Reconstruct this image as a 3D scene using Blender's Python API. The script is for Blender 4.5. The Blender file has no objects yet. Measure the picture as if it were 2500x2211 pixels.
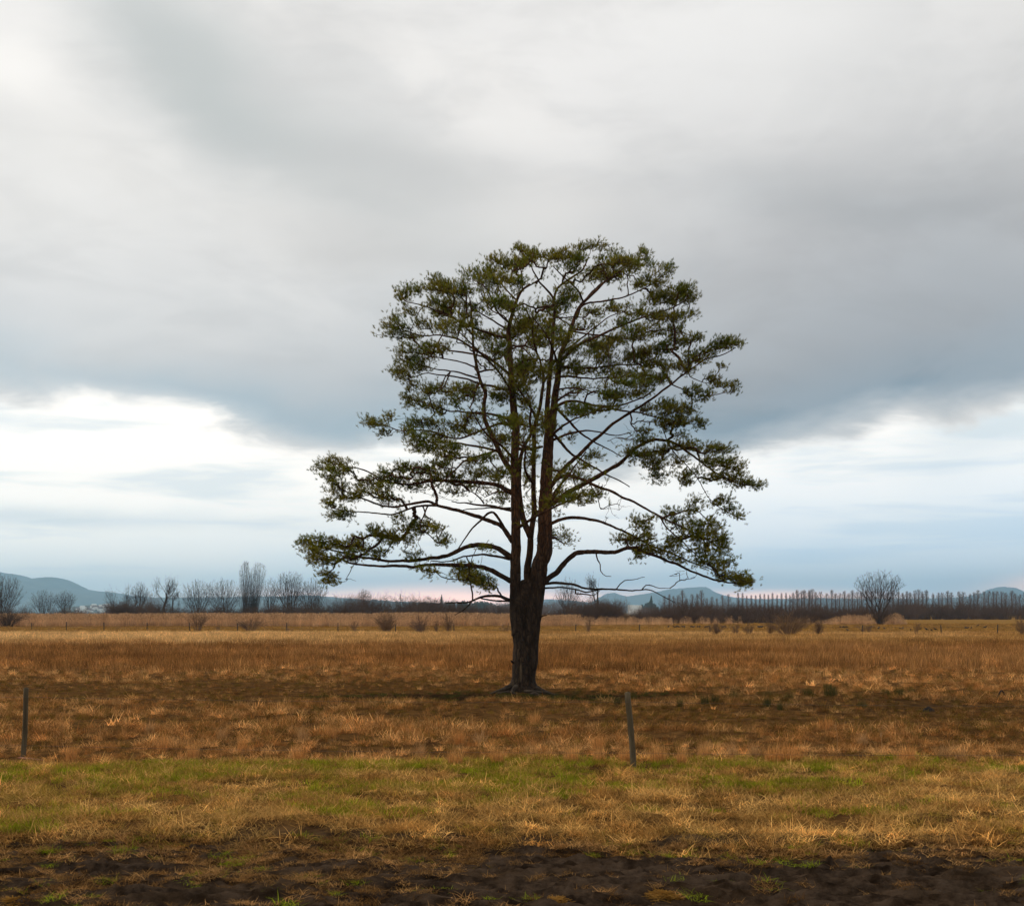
import bpy, math, random
import numpy as np
from mathutils import Vector

random.seed(7)
rng = np.random.default_rng(11)
sc = bpy.context.scene
col = sc.collection

# ------------------------------------------------------------------ camera
F = 2917.0            # focal length in photograph pixels (photograph is 2500 x 2211)
CX, HY, HC = 1250.0, 1495.0, 2.4     # centre column, horizon row, eye height in metres
cam_d = bpy.data.cameras.new('camera')
cam_d.sensor_fit = 'HORIZONTAL'
cam_d.sensor_width = 36.0
cam_d.lens = 36.0 * F / 2500.0
cam_d.shift_y = (HY - 2211 / 2) / 2500.0
cam_d.clip_start = 0.1
cam_d.clip_end = 40000
cam = bpy.data.objects.new('camera', cam_d)
cam.location = (0, 0, HC)
cam.rotation_euler = (math.pi / 2, 0, 0)
col.objects.link(cam)
sc.camera = cam

def P(x, y, d):
    """photograph pixel at distance d (metres in front of the camera) -> world point"""
    return np.array([(x - CX) / F * d, d, HC + (HY - y) / F * d])

def dist_of(y):
    return F * HC / (y - HY)

# ------------------------------------------------------------------ world
SUN_EL, SUN_AZ = math.radians(36), math.radians(-62)      # azimuth from +Y towards +X
world = bpy.data.worlds.new('World')
sc.world = world
world.use_nodes = True
wt = world.node_tree
for n in list(wt.nodes):
    wt.nodes.remove(n)

def lin(*c):
    return tuple(((v / 255) / 12.92 if v / 255 <= 0.04045 else ((v / 255 + 0.055) / 1.055) ** 2.4) for v in c)

class NB:
    def __init__(self, tree):
        self.t = tree
    def n(self, typ, **kw):
        nd = self.t.nodes.new(typ)
        for k, v in kw.items():
            setattr(nd, k, v)
        return nd
    def put(self, sock, v):
        if hasattr(v, 'is_output') or isinstance(v, bpy.types.NodeSocket):
            self.t.links.new(v, sock)
        else:
            if sock.type == 'RGBA' and hasattr(v, '__len__') and len(v) == 3:
                v = (*v, 1.0)
            sock.default_value = v
    def m(self, op, a, b=None, c=None, clamp=False):
        nd = self.n('ShaderNodeMath', operation=op, use_clamp=clamp)
        for i, v in enumerate((a, b, c)):
            if v is not None:
                self.put(nd.inputs[i], v)
        return nd.outputs[0]
    def vm(self, op, a, b=None):
        nd = self.n('ShaderNodeVectorMath', operation=op)
        self.put(nd.inputs[0], a)
        if b is not None:
            self.put(nd.inputs[1], b)
        return nd.outputs[0]
    def noise(self, vec, scale, detail=4, rough=0.5, dist=0.0):
        nd = self.n('ShaderNodeTexNoise')
        self.put(nd.inputs['Vector'], vec)
        nd.inputs['Scale'].default_value = scale
        nd.inputs['Detail'].default_value = detail
        nd.inputs['Roughness'].default_value = rough
        nd.inputs['Distortion'].default_value = dist
        return nd.outputs['Fac']
    def mix(self, f, a, b, blend='MIX'):
        nd = self.n('ShaderNodeMix', data_type='RGBA', blend_type=blend)
        self.put(nd.inputs[0], f)
        self.put(nd.inputs[6], a)
        self.put(nd.inputs[7], b)
        return nd.outputs[2]
    def sstep(self, v, lo, hi):
        nd = self.n('ShaderNodeMapRange', interpolation_type='SMOOTHSTEP', clamp=True)
        self.put(nd.inputs[0], v)
        nd.inputs[1].default_value = lo
        nd.inputs[2].default_value = hi
        nd.inputs[3].default_value = 0
        nd.inputs[4].default_value = 1
        return nd.outputs[0]
    def curve(self, v, pts):
        nd = self.n('ShaderNodeFloatCurve')
        self.put(nd.inputs['Value'], v)
        c = nd.mapping.curves[0]
        c.points[0].location = pts[0]
        c.points[1].location = pts[-1]
        for p in pts[1:-1]:
            c.points.new(*p)
        nd.mapping.update()
        return nd.outputs[0]

w = NB(wt)
D = w.n('ShaderNodeTexCoord').outputs['Generated']
sep = w.n('ShaderNodeSeparateXYZ')
w.put(sep.inputs[0], D)
az = w.m('ARCTAN2', sep.outputs[0], sep.outputs[1])
el = w.m('ARCSINE', sep.outputs[2])
Dz = w.vm('MULTIPLY', D, (1, 1, 2.4))
n1 = w.noise(Dz, 3.0, 5, 0.5)
n2 = w.noise(w.vm('ADD', Dz, (5.3, 1.7, 2.2)), 3.6, 5, 0.5)
nf = w.noise(w.vm('ADD', w.vm('MULTIPLY', D, (1, 1, 3)), (3.1, 7.7, 0)), 9.0, 6, 0.55, 0.4)
ns = w.noise(w.vm('ADD', w.vm('MULTIPLY', D, (1, 1, 9)), (1.1, 2.7, 4)), 5.0, 5, 0.5, 0.3)
n3 = w.noise(w.vm('ADD', w.vm('MULTIPLY', D, (1, 1, 2)), (8.1, 0.7, 3)), 6.0, 6, 0.55, 0.5)
azw = w.m('ADD', az, w.m('MULTIPLY', w.m('SUBTRACT', n1, 0.5), 0.16))
elw = w.m('ADD', el, w.m('MULTIPLY', w.m('SUBTRACT', n2, 0.5), 0.09))
elw = w.m('ADD', elw, w.m('MULTIPLY', w.m('SUBTRACT', nf, 0.5), 0.028))

def px_ae(x, y):
    dx, dz = (x - CX) / F, (HY - y) / F
    return math.atan(dx), math.atan2(dz, math.hypot(1, dx))

def gauss(x, y, s1, s2, rot=0.0, amp=1.0, a=None, e=None):
    """soft elliptical patch centred where the photograph shows it; sizes in photograph pixels"""
    a0, e0 = px_ae(x, y)
    dx = w.m('SUBTRACT', azw if a is None else a, a0)
    dy = w.m('SUBTRACT', elw if e is None else e, e0)
    c, s = math.cos(math.radians(rot)), math.sin(math.radians(rot))
    p = w.m('ADD', w.m('MULTIPLY', dx, c / (s1 / F)), w.m('MULTIPLY', dy, s / (s1 / F)))
    q = w.m('ADD', w.m('MULTIPLY', dx, -s / (s2 / F)), w.m('MULTIPLY', dy, c / (s2 / F)))
    r2 = w.m('ADD', w.m('MULTIPLY', p, p), w.m('MULTIPLY', q, q))
    g = w.m('EXPONENT', w.m('MULTIPLY', r2, -1.0))
    return w.m('MULTIPLY', g, amp, clamp=True)

t_az = w.m('DIVIDE', w.m('ADD', az, 0.45), 0.9, clamp=True)
def azp(x):
    return (px_ae(x, 1000)[0] + 0.45) / 0.9

c = w.mix(w.sstep(n1, 0.35, 0.68), lin(229, 230, 231), lin(212, 214, 215))
c = w.mix(w.m('MULTIPLY', w.sstep(nf, 0.38, 0.68), 0.5), c, lin(200, 201, 202))
c = w.mix(w.m('MULTIPLY', w.sstep(n3, 0.42, 0.62), 0.45), c, lin(240, 240, 239))
c = w.mix(gauss(40, 190, 150, 80, 0, 0.9), c, lin(246, 246, 245))
c = w.mix(gauss(200, 400, 330, 140, 0, 0.5), c, lin(234, 234, 232))
c = w.mix(gauss(1900, 80, 600, 150, 0, 0.75), c, lin(242, 244, 245))
c = w.mix(gauss(560, 250, 560, 105, -28, 0.95), c, lin(188, 194, 195))
c = w.mix(gauss(1000, 470, 330, 90, -14, 0.75), c, lin(194, 196, 197))
c = w.mix(gauss(880, 620, 300, 80, -10, 0.6), c, lin(199, 199, 198))
c = w.mix(gauss(1350, 560, 240, 90, 0, 0.6), c, lin(233, 232, 230))
c = w.mix(gauss(2050, 480, 420, 80, -6, 0.8), c, lin(193, 196, 198))
# dark cloud deck above its ragged lower edge
edge_pts = [(0, 960), (300, 1010), (600, 1085), (750, 1125), (1000, 1135), (1250, 1150), (1500, 1175), (1800, 1165),
            (1950, 1125), (2100, 1075), (2250, 1030), (2350, 1005), (2500, 985)]
edge = w.curve(t_az, [(0, px_ae(-60, 930)[1] / 0.25)] + [(azp(x), px_ae(x, y)[1] / 0.25) for x, y in edge_pts] + [(1, px_ae(2560, 975)[1] / 0.25)])
edge = w.m('MULTIPLY', edge, 0.25)
h = w.m('SUBTRACT', elw, edge)
lift = w.curve(t_az, [(0, 0.30), (azp(300), 0.32), (azp(800), 0.42), (azp(1250), 0.55), (azp(1700), 0.86), (azp(2100), 0.86), (1, 0.76)])
fade = w.m('EXPONENT', w.m('MULTIPLY', w.m('POWER', w.m('DIVIDE', w.m('MAXIMUM', h, 0.0), w.m('MULTIPLY', lift, 0.25)), 2.0), -1.0))
amp = w.curve(t_az, [(0, 0.62), (azp(250), 0.75), (azp(700), 0.95), (azp(1250), 0.95), (azp(1700), 0.98), (azp(2200), 1.0), (1, 0.9)])
deck = w.m('MULTIPLY', w.m('MULTIPLY', w.sstep(h, -0.004, 0.034), fade), amp)
tone = w.sstep(h, 0.015, 0.085)
dk = w.mix(tone, w.mix(w.sstep(az, -0.25, 0.2), lin(152, 178, 194), lin(126, 148, 165)),
           w.mix(w.sstep(az, -0.1, 0.25), lin(172, 179, 186), lin(133, 137, 144)))
dk = w.mix(w.m('MULTIPLY', w.sstep(n3, 0.4, 0.66), 0.45), dk, lin(160, 170, 180))
c = w.mix(deck, c, dk)
# bright broken cloud below the deck
below = w.m('SUBTRACT', 1.0, w.sstep(w.m('ADD', h, w.m('MULTIPLY', w.m('SUBTRACT', nf, 0.5), 0.055)), -0.007, 0.013))
br = w.mix(w.m('MULTIPLY', w.sstep(ns, 0.48, 0.66), 0.7), (1.16, 1.14, 1.10), lin(220, 233, 241))
br = w.mix(gauss(150, 1265, 520, 26, 0, 0.55, e=w.m('ADD', el, w.m('MULTIPLY', w.m('SUBTRACT', nf, 0.5), 0.02))), br, lin(196, 214, 226))
br = w.mix(gauss(2420, 1050, 170, 100, 20, 0.55), br, lin(214, 228, 236))
hzr = w.curve(t_az, [(0, 0.045), (azp(700), 0.052), (azp(1250), 0.06), (azp(1700), 0.075), (azp(2300), 0.095), (1, 0.10)])
hz = w.m('EXPONENT', w.m('MULTIPLY', w.m('POWER', w.m('DIVIDE', w.m('MAXIMUM', elw, 0.0), hzr), 2.0), -1.0))
br = w.mix(w.m('MULTIPLY', hz, w.m('ADD', w.m('ADD', 0.42, w.m('MULTIPLY', w.sstep(az, -0.1, 0.3), 0.2)), w.m('MULTIPLY', ns, 0.45)), clamp=True), br, w.mix(w.sstep(az, -0.3, 0.1), (0.86, 1.02, 1.14), (0.60, 0.84, 1.10)))
pk_e = w.m('ADD', el, w.m('MULTIPLY', w.m('SUBTRACT', ns, 0.5), 0.012))
br = w.mix(gauss(1120, 1462, 430, 24, 0, 1.0, a=az, e=pk_e), br, (3.6, 2.1, 1.65))
br = w.mix(gauss(1900, 1462, 260, 14, 0, 0.9, a=az, e=pk_e), br, (3.2, 1.9, 1.5))
br = w.mix(gauss(2560, 1425, 140, 22, 8, 0.9, a=az, e=pk_e), br, (2.0, 1.4, 1.2))
c = w.mix(below, c, br)
sky = w.n('ShaderNodeTexSky', sky_type='NISHITA')
sky.sun_disc = False
sky.sun_elevation = SUN_EL
sky.sun_rotation = SUN_AZ
sky.altitude = 400
bg1 = w.n('ShaderNodeBackground')
w.put(bg1.inputs[0], sky.outputs[0])
bg1.inputs[1].default_value = 0.06
bg2 = w.n('ShaderNodeBackground')
c = w.mix(1.0, c, (1.045, 1.0, 0.955), 'MULTIPLY')      # slightly warm cloud light
w.put(bg2.inputs[0], c)
bg2.inputs[1].default_value = 1.13
mx = w.n('ShaderNodeMixShader')
mx.inputs[0].default_value = 0.96        # nearly closed cloud cover over the clear sky
wt.links.new(bg1.outputs[0], mx.inputs[1])
wt.links.new(bg2.outputs[0], mx.inputs[2])
wo = w.n('ShaderNodeOutputWorld')
wt.links.new(mx.outputs[0], wo.inputs[0])
world.cycles.sampling_method = 'MANUAL'
world.cycles.sample_map_resolution = 512

# ------------------------------------------------------------------ sun and view
sd = bpy.data.lights.new('sun', 'SUN')
sd.energy = 1.5
sd.angle = math.radians(22)
sd.color = (1.0, 0.84, 0.62)
sun = bpy.data.objects.new('sun', sd)
sdir = Vector((math.sin(SUN_AZ) * math.cos(SUN_EL), math.cos(SUN_AZ) * math.cos(SUN_EL), math.sin(SUN_EL)))
sun.rotation_euler = sdir.to_track_quat('Z', 'Y').to_euler()
sun.location = (-30, 10, 40)
col.objects.link(sun)
vs = sc.view_settings
vs.view_transform = 'Standard'
vs.look = 'None'
vs.exposure = 0.0
vs.gamma = 1.0
vs.use_curve_mapping = False
sc.cycles.max_bounces = 6
sc.cycles.diffuse_bounces = 3
sc.cycles.transmission_bounces = 3
sc.cycles.volume_bounces = 2
sc.cycles.use_denoising = True
sc.cycles.denoising_prefilter = 'ACCURATE'
sc.cycles.denoising_input_passes = 'RGB_ALBEDO_NORMAL'
sc.cycles.use_adaptive_sampling = False

# ------------------------------------------------------------------ helpers
def vnoise(x, y, seed=0):
    """2-d value noise, 0..1"""
    xi, yi = np.floor(x).astype(np.int64), np.floor(y).astype(np.int64)
    fx, fy = x - xi, y - yi
    fx, fy = fx * fx * (3 - 2 * fx), fy * fy * (3 - 2 * fy)
    def hsh(a, b):
        v = (a * 374761393 + b * 668265263 + seed * 982451653) & 0x7fffffff
        v = ((v ^ (v >> 13)) * 1274126177) & 0x7fffffff
        return ((v ^ (v >> 16)) & 0xffff) / 65535.0
    return (hsh(xi, yi) * (1 - fx) + hsh(xi + 1, yi) * fx) * (1 - fy) + (hsh(xi, yi + 1) * (1 - fx) + hsh(xi + 1, yi + 1) * fx) * fy

def fbm(x, y, octv=4, seed=0, gain=0.5):
    x, y = np.asarray(x, float), np.asarray(y, float)
    s, a, t = 0, 1.0, 0.0
    for o in range(octv):
        s = s + a * vnoise(x * 2 ** o + 17.3 * o, y * 2 ** o - 9.1 * o, seed + o)
        t += a
        a *= gain
    return s / t

def make_mesh(name, V, T, smooth=False, attr=None):
    V = np.ascontiguousarray(V, dtype=np.float32).reshape(-1, 3)
    T = np.ascontiguousarray(T, dtype=np.int32)
    k = T.shape[1]
    me = bpy.data.meshes.new(name)
    me.vertices.add(len(V))
    me.vertices.foreach_set('co', V.ravel())
    me.loops.add(T.size)
    me.loops.foreach_set('vertex_index', T.ravel())
    me.polygons.add(len(T))
    me.polygons.foreach_set('loop_start', np.arange(0, T.size, k, dtype=np.int32))
    if smooth:
        me.polygons.foreach_set('use_smooth', np.ones(len(T), dtype=bool))
    if attr is not None:
        a = me.attributes.new('shade', 'FLOAT', 'POINT')
        a.data.foreach_set('value', np.ascontiguousarray(attr, dtype=np.float32))
    me.update()
    me.validate()
    return me

def link(name, data, mat=None, parent=None):
    o = bpy.data.objects.new(name, data)
    if mat is not None and data is not None and not data.materials:
        data.materials.append(mat)
    if parent is not None:
        o.parent = parent
    col.objects.link(o)
    return o

def tag(o, label=None, cat=None, group=None, kind=None):
    if label: o['label'] = label
    if cat: o['category'] = cat
    if group: o['group'] = group
    if kind: o['kind'] = kind
    return o

def empty(name, loc, rz=0.0):
    o = bpy.data.objects.new(name, None)
    o.empty_display_size = 0.2
    o.location = tuple(float(v) for v in loc)
    o.rotation_euler = (0, 0, rz)
    col.objects.link(o)
    return o

def copy_tree(o, parent=None):
    c = o.copy()
    col.objects.link(c)
    c.parent = parent
    for ch in o.children:
        copy_tree(ch, c)
    return c

class MB:
    """collects triangles"""
    def __init__(self):
        self.V, self.T, self.A, self.n = [], [], [], 0
    def add(self, V, T, shade=None):
        V = np.asarray(V, float).reshape(-1, 3)
        self.V.append(V)
        self.T.append(np.asarray(T, int) + self.n)
        self.A.append(np.full(len(V), 1.0) if shade is None else np.broadcast_to(np.asarray(shade, float), (len(V),)))
        self.n += len(V)
    def tube(self, pts, rad, sides=8, caps=True, rough=0.0, seed=0):
        pts = np.asarray(pts, float)
        rad = np.broadcast_to(np.asarray(rad, float), (len(pts),))
        tg = np.gradient(pts, axis=0)
        tg /= np.linalg.norm(tg, axis=1, keepdims=True) + 1e-9
        ref = np.array([0.0, 1.0, 0.0]) if abs(tg[0][1]) < 0.9 else np.array([1.0, 0, 0])
        u = np.cross(tg[0], ref); u /= np.linalg.norm(u)
        rings = []
        ang = np.arange(sides) / sides * 2 * math.pi
        r_ = np.random.default_rng(seed)
        for i in range(len(pts)):
            u = u - tg[i] * np.dot(u, tg[i]); u /= np.linalg.norm(u) + 1e-9
            v = np.cross(tg[i], u)
            rr = rad[i] * (1 + (r_.uniform(-rough, rough, sides) if rough else 0))
            rings.append(pts[i] + (np.cos(ang) * rr)[:, None] * u + (np.sin(ang) * rr)[:, None] * v)
        V = np.concatenate(rings)
        T = []
        for i in range(len(pts) - 1):
            a = i * sides + np.arange(sides)
            b = i * sides + (np.arange(sides) + 1) % sides
            T.append(np.stack([a, b, b + sides], 1))
            T.append(np.stack([a, b + sides, a + sides], 1))
        if caps:
            V = np.concatenate([V, pts[:1] - tg[:1] * rad[0] * 0.3, pts[-1:] + tg[-1:] * rad[-1] * 0.3])
            k = len(pts) * sides
            a = np.arange(sides); b = (a + 1) % sides
            T.append(np.stack([b, a, np.full(sides, k)], 1))
            a = a + (len(pts) - 1) * sides; b = b + (len(pts) - 1) * sides
            T.append(np.stack([a, b, np.full(sides, k + 1)], 1))
        self.add(V, np.concatenate(T))
    def edges(self, A, B, ra, rb, sides=3):
        """many straight tapered sticks at once"""
        A, B = np.asarray(A, float), np.asarray(B, float)
        if len(A) == 0:
            return
        d = B - A
        d /= np.linalg.norm(d, axis=1, keepdims=True) + 1e-9
        ref = np.where(np.abs(d[:, 2:3]) > 0.9, np.array([[1.0, 0, 0]]), np.array([[0, 0, 1.0]]))
        u = np.cross(d, ref); u /= np.linalg.norm(u, axis=1, keepdims=True) + 1e-9
        v = np.cross(d, u)
        N = len(A)
        V = np.zeros((N, 2 * sides, 3))
        for k in range(sides):
            an = 2 * math.pi * k / sides
            o = math.cos(an) * u + math.sin(an) * v
            V[:, k] = A + o * np.reshape(ra, (-1, 1))
            V[:, sides + k] = B + o * np.reshape(rb, (-1, 1))
        T = []
        base = (np.arange(N) * 2 * sides)[:, None]
        for k in range(sides):
            k2 = (k + 1) % sides
            T.append(base + np.array([[k, k2, sides + k2]]))
            T.append(base + np.array([[k, sides + k2, sides + k]]))
        self.add(V.reshape(-1, 3), np.concatenate(T))
    def box(self, lo, hi):
        x0, y0, z0 = lo; x1, y1, z1 = hi
        V = [(x0, y0, z0), (x1, y0, z0), (x1, y1, z0), (x0, y1, z0), (x0, y0, z1), (x1, y0, z1), (x1, y1, z1), (x0, y1, z1)]
        q = [(0, 3, 2, 1), (4, 5, 6, 7), (0, 1, 5, 4), (1, 2, 6, 5), (2, 3, 7, 6), (3, 0, 4, 7)]
        T = [t for a, b, c_, d in q for t in ((a, b, c_), (a, c_, d))]
        self.add(V, T)
    def arrays(self):
        return np.concatenate(self.V), np.concatenate(self.T), np.concatenate(self.A)
    def mesh(self, name, smooth=False):
        V, T, A = self.arrays()
        return make_mesh(name, V, T, smooth, A)
    def build(self, name, mat, parent=None, smooth=False):
        return link(name, self.mesh(name, smooth), mat, parent)

def spline(pts, step=0.12):
    """Catmull-Rom through the points, resampled"""
    p = np.asarray(pts, float)
    if len(p) < 3:
        n = max(2, int(np.linalg.norm(p[-1] - p[0]) / step))
        return p[0] + (p[-1] - p[0]) * np.linspace(0, 1, n + 1)[:, None]
    q = np.concatenate([[2 * p[0] - p[1]], p, [2 * p[-1] - p[-2]]])
    out = []
    for i in range(1, len(q) - 2):
        n = max(1, int(np.linalg.norm(q[i + 1][:3] - q[i][:3]) / step))
        t = (np.arange(n) / n)[:, None]
        a, b, c_, d = q[i - 1], q[i], q[i + 1], q[i + 2]
        out.append(0.5 * (2 * b + (c_ - a) * t + (2 * a - 5 * b + 4 * c_ - d) * t * t + (3 * b - a - 3 * c_ + d) * t ** 3))
    out.append(p[-1:])
    return np.concatenate(out)

def grow(S, SL, A, bf):
    """greedy tree: hang every point of A on the skeleton S (path lengths SL), balancing wire length against path length.
    returns parent (index into S then A) and order"""
    nS, nA = len(S), len(A)
    cost = np.full(nA, 1e9); par = np.zeros(nA, int); dpar = np.zeros(nA)
    for i in range(0, nA, 512):
        d = np.linalg.norm(A[i:i + 512, None] - S[None], axis=2)
        cc = d + bf * SL[None]
        k = cc.argmin(1)
        par[i:i + 512] = k
        cost[i:i + 512] = cc[np.arange(len(k)), k]
        dpar[i:i + 512] = d[np.arange(len(k)), k]
    L = np.zeros(nA); done = np.zeros(nA, bool); order = []
    for _ in range(nA):
        i = int(cost.argmin())
        order.append(i); done[i] = True
        pl = SL[par[i]] if par[i] < nS else L[par[i] - nS]
        L[i] = pl + dpar[i]
        cost[i] = 1e12
        d = np.sqrt(((A - A[i]) ** 2).sum(1))
        cc = d + bf * L[i]
        up = (~done) & (cc < cost)
        cost[up] = cc[up]; par[up] = nS + i; dpar[up] = d[up]
    return par, order

# ------------------------------------------------------------------ materials
def new_mat(name):
    m = bpy.data.materials.new(name)
    m.use_nodes = True
    t = m.node_tree
    for n in list(t.nodes):
        t.nodes.remove(n)
    b = NB(t)
    out = b.n('ShaderNodeOutputMaterial')
    return m, b, out

def simple_mat(name, ca, cb, scale=6.0, rough=0.85, bump=0.0, bscale=None, stretch=(1, 1, 1), detail=6):
    m, b, out = new_mat(name)
    pos = b.vm('MULTIPLY', b.n('ShaderNodeNewGeometry').outputs['Position'], stretch)
    f = b.sstep(b.noise(pos, scale, detail, 0.6), 0.3, 0.7)
    p = b.n('ShaderNodeBsdfPrincipled')
    b.put(p.inputs['Base Color'], b.mix(f, ca, cb))
    p.inputs['Roughness'].default_value = rough
    p.inputs['Specular IOR Level'].default_value = 0.2
    if bump:
        bm = b.n('ShaderNodeBump')
        bm.inputs['Strength'].default_value = 1.0
        bm.inputs['Distance'].default_value = bump
        b.put(bm.inputs['Height'], b.noise(pos, bscale or scale * 3, 6, 0.65))
        b.put(p.inputs['Normal'], bm.outputs[0])
    b.put(out.inputs[0], p.outputs[0])
    return m

def leaf_mat(name, ca, cb, scale=2.0, trans=0.3, shade=True):
    """thin leaf, needle or blade: colour drifts from plant to plant, light passes through"""
    m, b, out = new_mat(name)
    pos = b.n('ShaderNodeNewGeometry').outputs['Position']
    cc = b.mix(b.sstep(b.noise(pos, scale, 3, 0.6), 0.32, 0.68), ca, cb)
    if shade:
        at = b.n('ShaderNodeAttribute', attribute_name='shade')
        cc = b.mix(1.0, cc, at.outputs['Fac'], 'MULTIPLY')
    d1 = b.n('ShaderNodeBsdfDiffuse'); b.put(d1.inputs[0], cc)
    d2 = b.n('ShaderNodeBsdfTranslucent'); b.put(d2.inputs[0], cc)
    ms = b.n('ShaderNodeMixShader'); ms.inputs[0].default_value = trans
    b.put(ms.inputs[1], d1.outputs[0]); b.put(ms.inputs[2], d2.outputs[0])
    b.put(out.inputs[0], ms.outputs[0])
    return m

def tint_mat(name, trans=0.3):
    """blades coloured by the tuft they belong to"""
    m, b, out = new_mat(name)
    at = b.n('ShaderNodeAttribute', attribute_name='tint', attribute_type='INSTANCER')
    sh = b.n('ShaderNodeAttribute', attribute_name='shade')
    cc = b.mix(1.0, at.outputs['Color'], sh.outputs['Fac'], 'MULTIPLY')
    d1 = b.n('ShaderNodeBsdfDiffuse'); b.put(d1.inputs[0], cc)
    d2 = b.n('ShaderNodeBsdfTranslucent'); b.put(d2.inputs[0], cc)
    ms = b.n('ShaderNodeMixShader'); ms.inputs[0].default_value = trans
    b.put(ms.inputs[1], d1.outputs[0]); b.put(ms.inputs[2], d2.outputs[0])
    b.put(out.inputs[0], ms.outputs[0])
    return m

def bark_mat():
    m, b, out = new_mat('pine_bark')
    pos = b.n('ShaderNodeNewGeometry').outputs['Position']
    sp = b.n('ShaderNodeSeparateXYZ'); b.put(sp.inputs[0], pos)
    st = b.vm('MULTIPLY', pos, (1, 1, 0.28))
    nz = b.noise(st, 9.0, 6, 0.65, 0.6)
    vo = b.n('ShaderNodeTexVoronoi', feature='DISTANCE_TO_EDGE')
    b.put(vo.inputs['Vector'], b.vm('ADD', st, b.vm('MULTIPLY', b.n('ShaderNodeTexNoise').outputs['Color'], (0.1, 0.1, 0.1))))
    vo.inputs['Scale'].default_value = 13.0
    crack = b.sstep(vo.outputs['Distance'], 0.0, 0.16)
    low = b.mix(b.sstep(nz, 0.35, 0.7), (0.018, 0.0105, 0.006), (0.072, 0.045, 0.027))
    low = b.mix(b.m('MULTIPLY', b.sstep(b.noise(pos, 2.3, 4, 0.6), 0.55, 0.75), 0.5), low, (0.036, 0.034, 0.017))
    up = b.mix(b.sstep(nz, 0.3, 0.7), (0.075, 0.032, 0.014), (0.18, 0.076, 0.032))
    hf = b.sstep(b.m('ADD', sp.outputs[2], b.m('MULTIPLY', b.noise(pos, 0.9, 3), 2.0)), 3.6, 7.0)
    cc = b.mix(hf, low, up)
    cc = b.mix(b.m('MULTIPLY', b.m('SUBTRACT', 1.0, crack), 0.6), cc, (0.022, 0.016, 0.013))
    p = b.n('ShaderNodeBsdfPrincipled')
    b.put(p.inputs['Base Color'], cc)
    p.inputs['Roughness'].default_value = 0.9
    p.inputs['Specular IOR Level'].default_value = 0.15
    bm = b.n('ShaderNodeBump')
    bm.inputs['Distance'].default_value = 0.05
    b.put(bm.inputs['Height'], b.m('ADD', b.m('MULTIPLY', crack, 0.7), nz))
    b.put(p.inputs['Normal'], bm.outputs[0])
    b.put(out.inputs[0], p.outputs[0])
    return m

MAT = {}
MAT['bark'] = bark_mat()
MAT['needle'] = leaf_mat('pine_needles', (0.110, 0.142, 0.015), (0.245, 0.200, 0.022), 1.3, 0.42)
MAT['twig'] = simple_mat('bare_twigs', (0.030, 0.020, 0.015), (0.060, 0.040, 0.029), 0.35, 0.95)
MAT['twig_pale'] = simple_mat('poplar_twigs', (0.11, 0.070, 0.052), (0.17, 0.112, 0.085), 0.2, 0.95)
MAT['twig_red'] = simple_mat('reddish_twigs', (0.12, 0.07, 0.05), (0.16, 0.10, 0.07), 0.3, 0.95)
MAT['scrub'] = simple_mat('scrub_twigs', (0.045, 0.027, 0.018), (0.12, 0.070, 0.045), 0.10, 0.95)
MAT['shrub'] = simple_mat('shrub_twigs', (0.145, 0.084, 0.044), (0.24, 0.145, 0.078), 0.6, 0.95)
MAT['conifer'] = simple_mat('conifer_foliage', (0.018, 0.026, 0.018), (0.035, 0.045, 0.03), 0.2, 0.95)
MAT['reed'] = tint_mat('reed_blades', 0.3)
MAT['grass'] = tint_mat('grass_blades', 0.3)
MAT['tussock'] = leaf_mat('tussock_blades', (0.52, 0.235, 0.068), (0.64, 0.35, 0.125), 0.7, 0.3)
MAT['tussock_pale'] = leaf_mat('pale_tussock_blades', (0.42, 0.235, 0.095), (0.54, 0.33, 0.15), 0.7, 0.3)
MAT['rush'] = leaf_mat('green_rush_blades', (0.060, 0.066, 0.020), (0.12, 0.10, 0.03), 0.8, 0.3)
MAT['straw'] = leaf_mat('loose_straw', (0.30, 0.15, 0.03), (0.44, 0.24, 0.06), 2.0, 0.3)
MAT['post'] = simple_mat('weathered_post', (0.050, 0.037, 0.020), (0.125, 0.095, 0.055), 12, 0.9, 0.006, 30, (1, 1, 0.12))
MAT['post_dark'] = simple_mat('dark_post', (0.035, 0.027, 0.020), (0.07, 0.055, 0.04), 12, 0.9, 0.004, 30, (1, 1, 0.15))
MAT['wire'] = simple_mat('fence_wire', (0.05, 0.045, 0.04), (0.09, 0.07, 0.06), 8, 0.6)
MAT['plank'] = simple_mat('rusty_plank', (0.16, 0.06, 0.03), (0.22, 0.09, 0.045), 9, 0.85, 0.003)
MAT['stick'] = simple_mat('dark_stick', (0.02, 0.016, 0.013), (0.045, 0.035, 0.028), 14, 0.9, 0.004)
MAT['scar'] = simple_mat('bare_wood', (0.060, 0.040, 0.022), (0.12, 0.08, 0.045), 14, 0.85, 0.01, 30, (1, 1, 0.2))
MAT['root'] = simple_mat('weathered_root', (0.022, 0.014, 0.009), (0.075, 0.055, 0.038), 8, 0.9, 0.015, 22)
MAT['crow'] = simple_mat('crow_feathers', (0.008, 0.008, 0.009), (0.016, 0.016, 0.018), 12, 0.6)
MAT['white_wall'] = simple_mat('rendered_wall', (0.70, 0.68, 0.64), (0.80, 0.79, 0.76), 0.5, 0.9)
MAT['roof'] = simple_mat('roof_tiles', (0.16, 0.11, 0.09), (0.24, 0.17, 0.14), 0.5, 0.9)
MAT['lit_roof'] = simple_mat('pale_roof', (0.66, 0.70, 0.66), (0.78, 0.80, 0.76), 0.5, 0.7)  # pale roof colour, used on some houses and the sheds
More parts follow.
